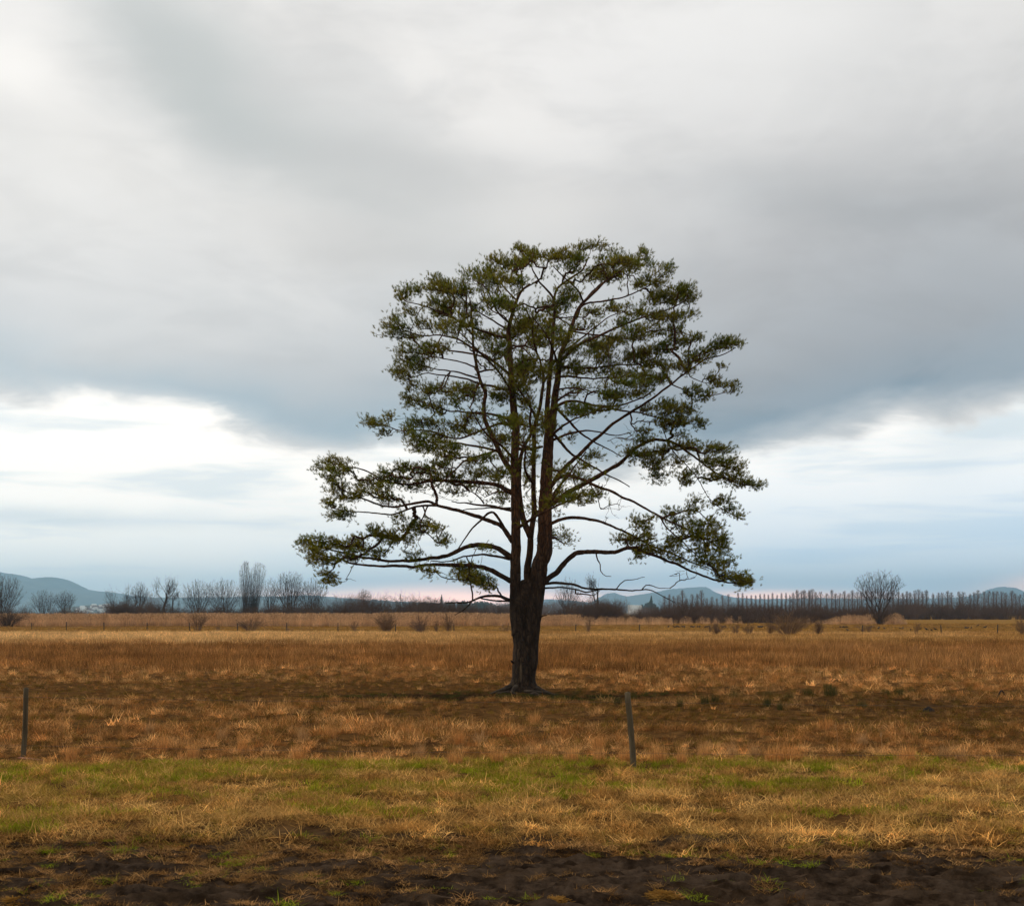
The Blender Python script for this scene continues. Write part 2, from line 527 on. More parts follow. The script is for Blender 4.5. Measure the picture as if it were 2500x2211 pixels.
MAT['mast'] = simple_mat('mast_steel', (0.06, 0.06, 0.065), (0.10, 0.10, 0.11), 1, 0.6)
MAT['hill'] = simple_mat('wooded_hill', (0.022, 0.032, 0.028), (0.075, 0.080, 0.065), 0.006, 0.95, 14.0, 0.015)
MAT['mount'] = simple_mat('far_mountain', (0.03, 0.04, 0.035), (0.055, 0.065, 0.055), 0.004, 0.95)
MAT['clod'] = simple_mat('mole_soil', (0.014, 0.010, 0.008), (0.03, 0.022, 0.017), 14, 0.95, 0.02)

def ground_mat():
    m, b, out = new_mat('field_ground')
    pos = b.n('ShaderNodeNewGeometry').outputs['Position']
    sp = b.n('ShaderNodeSeparateXYZ'); b.put(sp.inputs[0], pos)
    y = sp.outputs[1]
    n_lo = b.noise(b.vm('MULTIPLY', pos, (0.5, 1, 1)), 0.12, 5, 0.6)
    n_hi = b.noise(pos, 3.0, 6, 0.65)
    thatch = b.mix(b.sstep(n_hi, 0.3, 0.7), (0.040, 0.020, 0.008), (0.13, 0.066, 0.022))
    meadow = b.mix(b.sstep(b.noise(b.vm('MULTIPLY', pos, (0.15, 1, 1)), 0.10, 5, 0.6), 0.35, 0.65), (0.19, 0.100, 0.024), (0.26, 0.145, 0.038))
    yy = b.m('ADD', y, b.m('MULTIPLY', b.m('SUBTRACT', n_lo, 0.5), 30))
    cc = b.mix(b.sstep(yy, 112, 132), thatch, meadow)
    soil = b.mix(b.sstep(n_hi, 0.35, 0.7), (0.022, 0.015, 0.010), (0.06, 0.042, 0.026))
    cc = b.mix(b.sstep(y, 13.6, 12.4), cc, soil)
    # ground colour goes near-black in a band along the shallow ditch by the pine
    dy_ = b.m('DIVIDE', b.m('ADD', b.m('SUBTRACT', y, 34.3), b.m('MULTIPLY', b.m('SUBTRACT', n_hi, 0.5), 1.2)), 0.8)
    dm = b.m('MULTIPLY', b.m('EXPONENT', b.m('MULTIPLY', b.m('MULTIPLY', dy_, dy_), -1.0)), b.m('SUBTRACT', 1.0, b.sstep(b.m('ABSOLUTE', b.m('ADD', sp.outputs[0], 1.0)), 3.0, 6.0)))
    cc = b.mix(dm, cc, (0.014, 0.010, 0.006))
    p = b.n('ShaderNodeBsdfPrincipled')
    b.put(p.inputs['Base Color'], cc)
    p.inputs['Roughness'].default_value = 0.95
    p.inputs['Specular IOR Level'].default_value = 0.0
    bm = b.n('ShaderNodeBump'); bm.inputs['Distance'].default_value = 0.05
    b.put(bm.inputs['Height'], n_hi); b.put(p.inputs['Normal'], bm.outputs[0])
    b.put(out.inputs[0], p.outputs[0])
    return m

def mud_mat():
    m, b, out = new_mat('wet_mud')
    pos = b.n('ShaderNodeNewGeometry').outputs['Position']
    n1_ = b.noise(pos, 5.0, 7, 0.65)
    n2_ = b.noise(b.vm('MULTIPLY', pos, (0.6, 1, 1)), 1.1, 4, 0.6)
    cc = b.mix(b.sstep(n1_, 0.3, 0.7), (0.014, 0.008, 0.0045), (0.095, 0.064, 0.043))
    cc = b.mix(b.m('MULTIPLY', b.sstep(n2_, 0.45, 0.7), 0.5), cc, (0.060, 0.036, 0.018))
    p = b.n('ShaderNodeBsdfPrincipled')
    b.put(p.inputs['Base Color'], cc)
    p.inputs['Roughness'].default_value = 0.9
    p.inputs['Specular IOR Level'].default_value = 0.02
    bm = b.n('ShaderNodeBump'); bm.inputs['Distance'].default_value = 0.06
    b.put(bm.inputs['Height'], b.noise(b.vm('MULTIPLY', pos, (0.7, 1.3, 1)), 15.0, 8, 0.72)); b.put(p.inputs['Normal'], bm.outputs[0])
    b.put(out.inputs[0], p.outputs[0])
    return m

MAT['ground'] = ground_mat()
MAT['mud'] = mud_mat()

# ------------------------------------------------------------------ terrain
def edge_y(x):
    return 12.55 + 0.9 * (fbm(np.asarray(x) * 0.55, np.asarray(x) * 0 + 3.3, 4, 5) - 0.5)

def gz(x, y):
    x, y = np.asarray(x, float), np.asarray(y, float)
    t = np.clip((y - edge_y(x)) / 0.9 + 0.5, 0, 1)
    t = t * t * (3 - 2 * t)
    near = np.clip((70 - y) / 40, 0, 1)
    und = (fbm(x * 0.45, y * 0.45, 4, 21) - 0.5) * 0.22 * near + (fbm(x * 1.7, y * 1.7, 3, 8) - 0.5) * 0.09 * near * np.clip((60 - y) / 30, 0, 1)
    ditch = -0.10 * np.exp(-((y - 34.2 - 0.25 * np.sin(x * 0.4)) / 0.7) ** 2) * np.clip((9 - np.abs(x + 1)) / 3, 0, 1)
    flat = np.clip((9.0 - y) / 2.0, 0, 1)
    return (t - 1) * 0.13 + (und * t + ditch) * (1 - flat)

def graded(stops):
    out = []
    for (a, b_, st) in stops:
        out.append(np.arange(a, b_, st))
    return np.concatenate(out + [np.array([stops[-1][1]])])

gy = np.concatenate([[-13600, -4000, -1000, -200, -40, -5], graded([(5, 30, 0.16), (30, 60, 0.35), (60, 140, 2.0), (140, 500, 30), (500, 3000, 400), (3000, 13600, 2600)])])
gxp = graded([(0, 18, 0.22), (18, 60, 1.5), (60, 300, 20), (300, 2000, 250), (2000, 13600, 2900)])
gx = np.concatenate([-gxp[:0:-1], gxp])
GX, GY = np.meshgrid(gx, gy)
V = np.stack([GX, GY, gz(GX, GY)], -1).reshape(-1, 3)
nx, ny = len(gx), len(gy)
ii = (np.arange(ny - 1)[:, None] * nx + np.arange(nx - 1)[None]).ravel()
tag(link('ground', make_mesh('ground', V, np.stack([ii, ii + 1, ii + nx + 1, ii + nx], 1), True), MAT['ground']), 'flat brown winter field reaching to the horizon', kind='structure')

# churned mud in front
mx_ = np.arange(-11, 11, 0.04); my_ = np.arange(7.6, 13.6, 0.036)
MX, MY = np.meshgrid(mx_, my_)
def mud_h(X, Y):
    wx = X + 0.25 * (fbm(X * 1.3, Y * 1.3, 2, 61) - 0.5)
    wy = Y + 0.35 * (fbm(X * 1.1 + 9, Y * 1.1, 2, 66) - 0.5)
    r1 = 1 - np.abs(fbm(wx * 0.55 + 0.3 * wy, wy * 5.2, 2, 41) - 0.5) * 2
    r2 = 1 - np.abs(fbm(wx * 1.5 - 0.5 * wy, wy * 11.0, 3, 52) - 0.5) * 2
    z = -0.195 + 0.075 * r1 ** 4 + 0.10 * r2 ** 3 + 0.03 * fbm(X * 12, Y * 17, 2, 57)
    return z + 0.035 * (fbm(X * 0.5, Y * 0.8, 2, 3) - 0.5)
MZ = mud_h(MX, MY) - np.clip((MY - edge_y(MX) - 0.1) / 0.6, 0, 1) * 0.5
V = np.stack([MX, MY, MZ], -1).reshape(-1, 3)
nx, ny = len(mx_), len(my_)
ii = (np.arange(ny - 1)[:, None] * nx + np.arange(nx - 1)[None]).ravel()
tag(link('muddy_soil', make_mesh('muddy_soil', V, np.stack([ii, ii + 1, ii + nx + 1, ii + nx], 1), True), MAT['mud']), 'dark churned mud along the edge of the grass', kind='structure')

def ridge(name, label, pts, d, depth, mat, jit=0.0, seed=0):
    pts = np.array(pts, float)
    xs = np.linspace(pts[0, 0], pts[-1, 0], 420)
    ys = np.interp(xs, pts[:, 0], pts[:, 1])
    hgt = (HY - ys) / F * d + HC
    hgt = hgt + (fbm(xs * 0.15, xs * 0 + seed, 3, seed) - 0.5) * jit * d / F
    rows = np.linspace(-1, 1, 25)
    V = []
    for r in rows:
        prof = np.cos(r * math.pi / 2) ** 1.3
        dd = d + r * depth
        X = (xs - CX) / F * d
        dd = dd + (fbm(xs * 0.01, xs * 0 + r * 2, 3, seed + 4) - 0.5) * depth * 0.3
        z = hgt * prof * (1 + (fbm(xs * 0.02, xs * 0 + r * 3, 3, seed + 9) - 0.5) * 0.35 * abs(r)) - 3
        V.append(np.stack([X, dd, z], 1))
    V = np.concatenate(V)
    n = len(xs)
    ii = (np.arange(len(rows) - 1)[:, None] * n + np.arange(n - 1)[None]).ravel()
    return tag(link(name, make_mesh(name, V, np.stack([ii, ii + 1, ii + n + 1, ii + n], 1), True), mat), label, kind='structure')

ridge('wooded_hill', 'long wooded hill above the village', [(-700, 1450), (-300, 1400), (-100, 1385), (0, 1396), (30, 1399), (60, 1409), (78, 1413), (100, 1409), (130, 1408), (150, 1420), (170, 1432),
      (185, 1436), (220, 1440), (260, 1444), (290, 1449), (330, 1455), (400, 1458), (500, 1458), (640, 1455), (760, 1452), (860, 1460), (950, 1466), (1100, 1472), (1250, 1486), (1400, 1496)],
      9500, 1700, MAT['hill'], 5, 3)
ridge('far_mountains', 'pale blue far mountains', [(1150, 1490), (1230, 1474), (1290, 1466), (1340, 1461), (1390, 1464), (1440, 1470), (1465, 1456), (1482, 1447), (1500, 1446), (1530, 1455), (1560, 1450), (1600, 1444), (1640, 1436), (1680, 1433),
      (1722, 1431), (1740, 1442), (1760, 1450), (1790, 1457), (1850, 1461), (1930, 1460), (2000, 1459), (2100, 1460), (2250, 1460), (2340, 1457), (2375, 1452), (2400, 1447), (2420, 1436), (2440, 1432), (2462, 1434), (2482, 1445), (2510, 1452), (2600, 1458), (2900, 1470)],
      12000, 900, MAT['mount'], 2, 12)

# ------------------------------------------------------------------ the pine
DT = 36.0                                           # distance of the trunk
ZM = {'a': (700, 560, 3.0133), 'b': (1250, 560, 2.7815), 'c': (700, 1060, 2.7815), 'd': (1250, 1060, 2.7815),
      'e': (1150, 1050, 6.0267), 'f': (1150, 1350, 4.8865), 's': (0, 0, 1.0)}
def zpx(k, x, y):
    ox, oy, s = ZM[k]
    return ox + x / s, oy + y / s
PX_M = F / DT                                       # photograph pixels per metre at the pine

def line3(k, pts, d0, d1, power=1.0):
    p2 = np.array([zpx(k, *p) for p in pts])
    L = np.concatenate([[0], np.cumsum(np.linalg.norm(np.diff(p2, axis=0), axis=1))])
    t = (L / L[-1]) ** power
    dep = DT + d0 + (d1 - d0) * t
    return np.array([P(x, y, d) for (x, y), d in zip(p2, dep)])

pine = empty('pine_tree', (*P(1270, 1690, DT)[:2], 0.0))
tag(pine, 'tall spreading pine with forked trunk standing alone in the field', 'tree')
proot = np.array(pine.location)
def pine_part(mb, name, mat, parent=None, smooth=True):
    """meshes are made in world space; shift to the tree's base"""
    V, T, A = mb.arrays()
    return link(name, make_mesh(name, V - proot, T, smooth, A), mat, parent or pine)

# bole: lofted sections (left edge, right edge) read at a few heights
sect = [(1712, 480, 780, 1.2), (1690, 480, 775, 1.15), (1650, 482, 768, 1.1), (1600, 482, 770, 1.0), (1500, 490, 762, 1.0), (1400, 490, 778, 1.0), (1300, 494, 800, 1.0), (1100, 510, 800, 1.0),
        (900, 482, 820, 0.95), (750, 466, 838, 0.9), (650, 462, 846, 0.85), (560, 478, 836, 0.72), (470, 515, 815, 0.58), (380, 560, 780, 0.4), (320, 600, 720, 0.2)]
tr = MB()
rings = []
NS = 72
zl, cl, al, bl = [], [], [], []
for yv, xl, xr, dep in sect:
    l = P(*zpx('f', xl, yv), DT); r = P(*zpx('f', xr, yv), DT)
    zl.append(l[2]); cl.append((l[0] + r[0]) / 2); al.append((r[0] - l[0]) / 2); bl.append((r[0] - l[0]) / 2 * dep)
zl = np.array(zl)
zs = np.linspace(zl[0] - 0.25, zl[-1], 70)
ang = np.arange(NS) / NS * 2 * math.pi
for z in zs:
    cx_, a_, b_ = np.interp(z, zl, cl), np.interp(z, zl, al), np.interp(z, zl, bl)
    fl = max(0.0, 1 - (z + 0.05) / 0.55) ** 1.7
    lob = 1 + fl * (0.95 * np.maximum(0, np.cos(ang - 3.35)) ** 3 + 0.22 * np.maximum(0, np.cos(ang - 5.6)) ** 6 + 0.22 * np.maximum(0, np.cos(ang - 4.4)) ** 8 + 0.25 * np.maximum(0, np.cos(ang - 1.6)) ** 6 + 0.32 * np.maximum(0, np.cos(ang + 0.25)) ** 4)
    up = np.clip((z - 0.6) / 2.2, 0, 1)
    groove = 1 - 0.30 * up * np.exp(-((ang - 4.62) / 0.22) ** 2) - 0.22 * up * np.exp(-((ang - 1.6) / 0.25) ** 2)
    rid = 1 + 0.045 * (fbm(ang * 5.5, ang * 0 + z * 0.9, 3, 77) - 0.5) * 2 + 0.05 * (fbm(np.cos(ang) * 1.6 + 3, np.sin(ang) * 1.6 + z * 1.1, 3, 31) - 0.5) * 2
    rings.append(np.stack([cx_ + np.cos(ang) * a_ * lob * groove * rid, DT + np.sin(ang) * b_ * lob * groove * rid, np.full(NS, z)], 1))
Vb = np.concatenate(rings)
Tb = []
for i in range(len(zs) - 1):
    a = i * NS + np.arange(NS); b_ = i * NS + (np.arange(NS) + 1) % NS
    Tb += [np.stack([a, b_, b_ + NS], 1), np.stack([a, b_ + NS, a + NS], 1)]
kk = len(Vb)
Vb = np.concatenate([Vb, [[np.interp(zs[-1], zl, cl), DT, zs[-1] + 0.05]]])
a = (len(zs) - 1) * NS + np.arange(NS)
Tb.append(np.stack([a, (len(zs) - 1) * NS + (np.arange(NS) + 1) % NS, np.full(NS, kk)], 1))
tr.add(Vb, np.concatenate(Tb))

# stems of the forked trunk: (points, widths in photograph px, depth0, depth1)
stem_defs = {
    'L': [('f', [(560, 980), (535, 700), (526, 480), (530, 300), (530, 60)]), ('e', [(660, 1800), (660, 1400), (650, 1000), (645, 600), (643, 300), (660, 0)]),
          ('a', [(1676, 1400), (1655, 1150), (1642, 950), (1636, 800), (1638, 720), (1652, 640), (1690, 520), (1735, 445), (1790, 405)])],
    'S': [('a', [(1672, 1800), (1600, 1700), (1520, 1540), (1458, 1400), (1452, 1280), (1462, 1200), (1420, 1100), (1390, 980), (1372, 860), (1370, 760), (1360, 600), (1345, 500)])],
    'M': [('f', [(690, 500), (670, 250), (680, 120)]), ('e', [(865, 1800), (885, 1500), (930, 1200), (920, 900), (925, 600), (925, 300), (930, 0)]),
          ('b', [(158, 1320), (195, 1170), (214, 1020), (195, 890), (150, 820), (90, 790)])],
    'B': [('e', [(872, 1560), (800, 1400), (760, 1280), (728, 1100), (705, 850), (712, 560), (745, 330), (805, 180), (885, 40)]), ('a', [(1790, 1400), (1800, 1300), (1770, 1200)])],
    'R': [('f', [(735, 800), (772, 500), (805, 250), (830, 100)]), ('e', [(1078, 1800), (1088, 1400), (1092, 1100), (1100, 900), (1115, 600), (1130, 300), (1150, 0)]),
          ('b', [(255, 1400), (285, 1200), (308, 1020), (330, 860), (372, 750), (408, 655), (432, 590), (470, 512), (555, 425), (640, 350)])],
    'N': [('b', [(245, 1400), (238, 1250), (250, 1080), (262, 920), (278, 720), (288, 560), (282, 470), (240, 410), (180, 345)]), ],
    'O': [('b', [(284, 480), (308, 400), (400, 330), (480, 275), (520, 190)])],
}
stem_w = {'L': (32, 27, 24, 21, 20, 18, 14, 10, 5), 'S': (13, 11, 9, 6, 3), 'M': (19, 15, 12, 10, 8, 3), 'B': (16, 13, 10, 7, 3), 'R': (42, 40, 34, 28, 20, 14, 9, 5), 'N': (14, 11, 8, 4), 'O': (6, 5, 3)}
stem_d = {'L': (-0.05, -0.1), 'S': (-0.05, -0.9), 'M': (0.05, 0.9), 'B': (0.1, 0.6), 'R': (0.05, 0.2), 'N': (0.05, -0.5), 'O': (-0.4, -0.2)}
S_pos, S_len, S_rad, S_id, S_px = [], [], [], [], []
branch_names = []       # id -> kind
def add_skel(pts, rad, bid, base_len):
    L = np.concatenate([[0], np.cumsum(np.linalg.norm(np.diff(pts, axis=0), axis=1))])
    S_pos.append(pts); S_len.append(base_len + L); S_rad.append(rad); S_id.append(np.full(len(pts), bid))
for key, segs in stem_defs.items():
    p2 = [zpx(k, *p) for k, ps in segs for p in ps]
    d0, d1 = stem_d[key]
    t = np.linspace(0, 1, len(p2))
    p3 = np.array([P(x, y, DT + d0 + (d1 - d0) * tt) for (x, y), tt in zip(p2, t)])
    sp_ = spline(p3, 0.1)
    rr = np.interp(np.linspace(0, 1, len(sp_)), np.linspace(0, 1, len(stem_w[key])), stem_w[key]) / 2 / PX_M
    wob = np.stack([fbm(np.arange(len(sp_)) * 0.25, np.arange(len(sp_)) * 0 + i, 2, ord(key)) - 0.5 for i in range(3)], 1) * 0.05
    sp_ = sp_ + wob * np.linspace(0, 1, len(sp_))[:, None]
    tr.tube(sp_, rr, 12, rough=0.05, seed=ord(key))
    bid = len(branch_names); branch_names.append('stem')
    hi = sp_[:, 2] > 3.0
    add_skel(sp_[hi], rr[hi], bid, 0.0)
trunk = pine_part(tr, 'trunk', MAT['bark'])
trunk['label'] = 'thick dark bark trunk forking into several upright stems'

# limbs: zoom key, points, start and end width (photograph px), depth at start and tip (m)
limbs = [
    ('c', [(1520, 1128), (1430, 1095), (1310, 1110), (1230, 1135), (1150, 1140), (1080, 1146)], 9, 2.5, 0, -0.6),
    ('c', [(1262, 1128), (1235, 1160), (1200, 1190), (1145, 1230)], 4, 1.8, -0.4, -0.7),
    ('c', [(1515, 1132), (1400, 1128), (1320, 1115)], 5, 3, 0.0, -0.3),
    ('c', [(1522, 996), (1400, 930), (1300, 898), (1150, 886), (950, 886), (850, 900), (720, 890), (550, 890), (400, 862), (200, 800)], 13, 3, 0, -0.7),
    ('c', [(1530, 838), (1440, 782), (1350, 757), (1250, 757), (1150, 795), (1050, 832), (900, 852), (700, 860), (450, 820), (150, 742)], 14, 3, -0.1, 0.5),
    ('c', [(1522, 848), (1400, 825), (1320, 815), (1200, 830), (1100, 860), (980, 860)], 7, 2.5, 0, 1.2),
    ('c', [(1535, 730), (1500, 680), (1450, 620), (1300, 560), (1150, 515), (1030, 485), (960, 455), (850, 470), (700, 490), (500, 430), (300, 330)], 12, 2.5, 0, -1.0),
    ('c', [(1020, 482), (880, 492), (720, 545), (600, 535), (450, 520), (300, 500)], 6, 2, -0.5, 0.3),
    ('c', [(1502, 685), (1450, 590), (1392, 526), (1330, 570), (1250, 650), (1190, 740), (1150, 800)], 8, 2.5, 0, -1.1),
    ('c', [(1530, 518), (1400, 490), (1250, 470), (1120, 455)], 8, 2.5, 0, 0.9),
    ('c', [(1520, 500), (1380, 500), (1250, 505), (1180, 525)], 5, 2, 0, -0.8),
    ('c', [(1340, 470), (1300, 420), (1240, 385), (1150, 400)], 4, 2, 0.4, 0.8),
    ('c', [(1530, 400), (1430, 347), (1300, 326), (1150, 320), (1000, 315), (850, 335), (750, 330), (650, 310), (550, 250), (450, 225), (380, 240)], 12, 2.5, 0, 0.6),
    ('a', [(1650, 1440), (1560, 1430), (1400, 1490), (1300, 1530), (1200, 1530), (1050, 1480), (850, 1480), (700, 1430)], 7, 2, 0, 0.9),
    ('a', [(1575, 1640), (1480, 1610), (1350, 1585), (1200, 1570), (1100, 1560), (950, 1560)], 7, 2, -0.2, -1.2),
    ('a', [(1560, 1610), (1480, 1650), (1330, 1690), (1250, 1760), (1180, 1830), (1080, 1900)], 7, 2.5, -0.3, -1.3),
    ('a', [(1665, 1395), (1500, 1360), (1300, 1340), (1180, 1330), (1060, 1290), (950, 1260)], 7, 2, 0, 0.7),
    ('a', [(1660, 1180), (1550, 1165), (1420, 1130), (1300, 1090), (1100, 1070), (1000, 1060), (880, 1110)], 7, 2, 0, 0.5),
    ('a', [(1405, 1095), (1320, 1070), (1250, 1050), (1100, 1030), (950, 990)], 5, 2, -0.5, -0.9),
    ('a', [(1645, 1070), (1520, 970), (1400, 890), (1280, 820), (1150, 780), (1000, 780), (850, 740), (720, 720)], 7.5, 2, 0, 0.4),
    ('a', [(1388, 1015), (1270, 970), (1100, 940), (1000, 950)], 4, 1.8, -0.6, -1.2),
    ('a', [(1640, 805), (1500, 770), (1370, 720), (1250, 660), (1150, 610), (1000, 560), (880, 530), (840, 480)], 7, 2, 0, 0.8),
    ('a', [(1636, 745), (1500, 660), (1400, 600), (1300, 520), (1220, 450)], 5, 2, 0, -0.6),
    ('a', [(1640, 700), (1600, 640), (1540, 620), (1480, 560), (1450, 450)], 4, 2, 0, 0.9),
    ('a', [(1372, 780), (1290, 700), (1190, 640), (1100, 600)], 4.5, 2, -0.8, -1.6),
    ('a', [(1690, 520), (1600, 430), (1540, 350), (1480, 300)], 4.5, 2, -0.1, 0.5),
    ('a', [(1735, 445), (1730, 330), (1700, 240), (1720, 150)], 4, 1.8, -0.1, -0.5),
    ('a', [(1642, 850), (1720, 870), (1800, 930)], 6, 2.5, 0, -1.0),
    ('d', [(205, 1015), (300, 1008), (400, 1015), (500, 1040), (700, 1055), (820, 1062), (930, 1055), (1030, 1100), (1110, 1145)], 7.5, 1.6, 0, -0.8),
    ('d', [(708, 1052), (735, 1015), (765, 993), (830, 985), (900, 965)], 3, 1.3, -0.5, -0.9),
    ('d', [(880, 1058), (910, 1025), (960, 1032), (1000, 1050), (1075, 1045)], 3.2, 1.3, -0.6, -0.6),
    ('d', [(200, 1045), (300, 1040), (430, 1050), (500, 1070), (600, 1055), (700, 1053)], 5, 2.5, 0.1, -0.4),
    ('d', [(432, 1048), (430, 1080), (500, 1086), (560, 1090), (595, 1060)], 4.5, 1.5, -0.1, -0.5),
    ('d', [(195, 1030), (240, 985), (300, 940), (380, 850), (450, 806), (560, 798), (700, 795), (800, 770), (900, 800), (1030, 850), (1150, 900), (1300, 965), (1430, 1000), (1560, 1010), (1640, 1000)], 15, 2.5, 0, -0.5),
    ('d', [(800, 772), (880, 755), (985, 718)], 4, 1.5, -0.2, -0.6),
    ('d', [(570, 800), (580, 850), (597, 885), (603, 930), (640, 962), (675, 966)], 4, 1.5, -0.1, -0.4),
    ('d', [(250, 612), (340, 577), (450, 565), (550, 580), (650, 612), (760, 662), (880, 722), (960, 762), (1100, 812), (1250, 880), (1400, 930)], 9, 2, 0, 0.7),
    ('d', [(255, 480), (380, 400), (500, 330), (620, 260), (740, 190), (840, 100), (930, 50), (1000, 37), (1100, 60), (1200, 130), (1300, 200), (1400, 270), (1550, 340), (1680, 352)], 14, 2, 0, 0.3),
    ('d', [(1050, 45), (1120, 150), (1250, 280), (1330, 420), (1420, 500), (1540, 570)], 3.5, 1.3, 0.2, -0.4),
    ('d', [(240, 400), (300, 310), (370, 280), (450, 292), (550, 342), (700, 400), (850, 470), (950, 530), (1050, 580), (1150, 630), (1300, 705), (1420, 780)], 10, 2.2, 0, -1.0),
    ('d', [(1000, 555), (1060, 640), (1150, 720), (1260, 830), (1350, 900)], 4, 1.6, -0.7, -0.2),
    ('b', [(230, 1790), (340, 1640), (450, 1530), (550, 1440), (650, 1350), (740, 1280), (830, 1230), (950, 1150), (1080, 1050), (1200, 960), (1300, 890), (1450, 840), (1520, 800)], 12, 2, 0, -0.5),
    ('d', [(250, 470), (300, 380), (360, 310), (440, 200), (500, 120)], 8, 3, 0.1, 1.4),
    ('b', [(285, 1390), (400, 1520), (500, 1580), (620, 1650), (720, 1700), (800, 1750)], 8, 2.5, 0.1, 1.2),
    ('b', [(300, 1210), (380, 1290), (450, 1370), (550, 1440), (650, 1490), (740, 1540)], 8, 2, 0.1, 0.8),
    ('b', [(290, 1210), (340, 1180), (400, 1165), (520, 1185), (620, 1200), (750, 1190), (870, 1150), (950, 1100)], 8, 2.5, 0, -0.9),
    ('b', [(620, 1205), (750, 1230), (870, 1242), (1000, 1280), (1100, 1300), (1250, 1320)], 5, 2, -0.5, -0.1),
    ('b', [(250, 1410), (350, 1330), (420, 1290), (520, 1250)], 8, 2.5, 0, -1.5),
    ('b', [(255, 1440), (380, 1390), (480, 1365), (600, 1375), (700, 1400), (800, 1380)], 7, 2, 0, 1.0),
    ('b', [(300, 1085), (450, 1075), (560, 1110), (680, 1130)], 4.5, 2, 0, -1.3),
    ('b', [(310, 1000), (400, 998), (500, 1010), (650, 1010), (800, 1000)], 6, 2.2, 0, 1.3),
    ('b', [(325, 930), (420, 940), (520, 940), (700, 920), (870, 910), (1000, 860)], 6, 2.2, 0, 0.6),
    ('b', [(335, 885), (450, 790), (550, 740), (700, 670), (850, 610), (1000, 560), (1150, 500), (1200, 430)], 9, 2, 0, -0.6),
    ('b', [(350, 830), (470, 740), (560, 670), (650, 600), (760, 560)], 5, 2, 0, 1.0),
    ('b', [(440, 600), (480, 515), (600, 490), (750, 460), (900, 400), (1000, 330), (1070, 290)], 6, 2, 0.1, -0.4),
    ('b', [(470, 512), (550, 420), (650, 340), (800, 240), (900, 200)], 6, 2, 0.2, 0.9),
    ('b', [(288, 600), (400, 595), (500, 600)], 4, 2, -0.3, -1.2),
    ('b', [(180, 345), (130, 250), (150, 160)], 4, 2, -0.5, -0.8),
    ('b', [(180, 345), (90, 400), (20, 450)], 4, 2.5, -0.5, -0.2),
    ('b', [(395, 690), (600, 720), (800, 740), (950, 690), (1130, 690), (1250, 735)], 5, 2, 0.1, 1.4),
    ('b', [(1080, 1050), (1150, 1080), (1230, 1110), (1330, 1130), (1480, 1100)], 3.5, 1.6, -0.3, -0.6),
    ('b', [(1200, 960), (1210, 1000), (1290, 1035), (1340, 1040)], 3, 1.4, -0.4, -0.1),
    ('e', [(700, 275), (800, 275), (900, 280), (1050, 240)], 8, 6, 0.05, 0.15),
]
lrng = np.random.default_rng(5)
limb_info = []
for i, (k, pts, w0, w1, d0, d1) in enumerate(limbs):
    p3 = line3(k, pts, d0, d1)
    sp_ = spline(p3, 0.09)
    n = len(sp_)
    wob = np.stack([fbm(np.arange(n) * 0.3, np.full(n, i * 3.7 + j), 3, 90 + j) - 0.5 for j in range(3)], 1) * np.array([0.05, 0.16, 0.07])
    sp_ = sp_ + wob * np.minimum(1, np.arange(n) / 6)[:, None]
    rr = (w0 + (w1 - w0) * np.linspace(0, 1, n) ** 0.8) / 2 / PX_M
    bid = len(branch_names); branch_names.append('limb')
    add_skel(sp_, rr, bid, 0.4)
    limb_info.append((bid, sp_, rr))
# limbs reaching towards and away from the viewer, so that the crown is as deep as it is wide
dr = np.random.default_rng(44)
stem_main = [('R', 5.0, 12.0), ('L', 4.6, 12.0), ('M', 6.0, 9.0)]
for j in range(22):
    side = -1 if j % 2 else 1
    z0 = 4.6 + (j / 21) * 7.2
    sk = stem_main[j % 3][0]
    bi = list(stem_defs).index(sk)
    sp_s = S_pos[bi]
    q = sp_s[np.argmin(np.abs(sp_s[:, 2] - z0))]
    ln = (4.4 - 0.32 * abs(z0 - 6.5)) * dr.uniform(0.7, 1.05)
    a = side * math.pi / 2 + dr.uniform(-0.55, 0.55)
    e = dr.uniform(-0.02, 0.35) + (z0 - 5) * 0.05
    p3 = [q]
    for s_ in (0.3, 0.65, 1.0):
        p3.append(q + np.array([math.cos(a) * ln * s_ * math.cos(e), math.sin(a) * ln * s_ * math.cos(e), ln * (math.sin(e) * s_ - 0.10 * s_ * s_)]) + dr.normal(0, 0.08, 3))
    sp_ = spline(np.array(p3), 0.1)
    rr = np.linspace(0.055 - 0.003 * (z0 - 4), 0.012, len(sp_))
    bid = len(branch_names); branch_names.append('limb')
    add_skel(sp_, rr, bid, 0.4)
    limb_info.append((bid, sp_, rr))
    # remember tip zone for foliage
    limb_info[-1] = (bid, sp_, rr, 'deep')

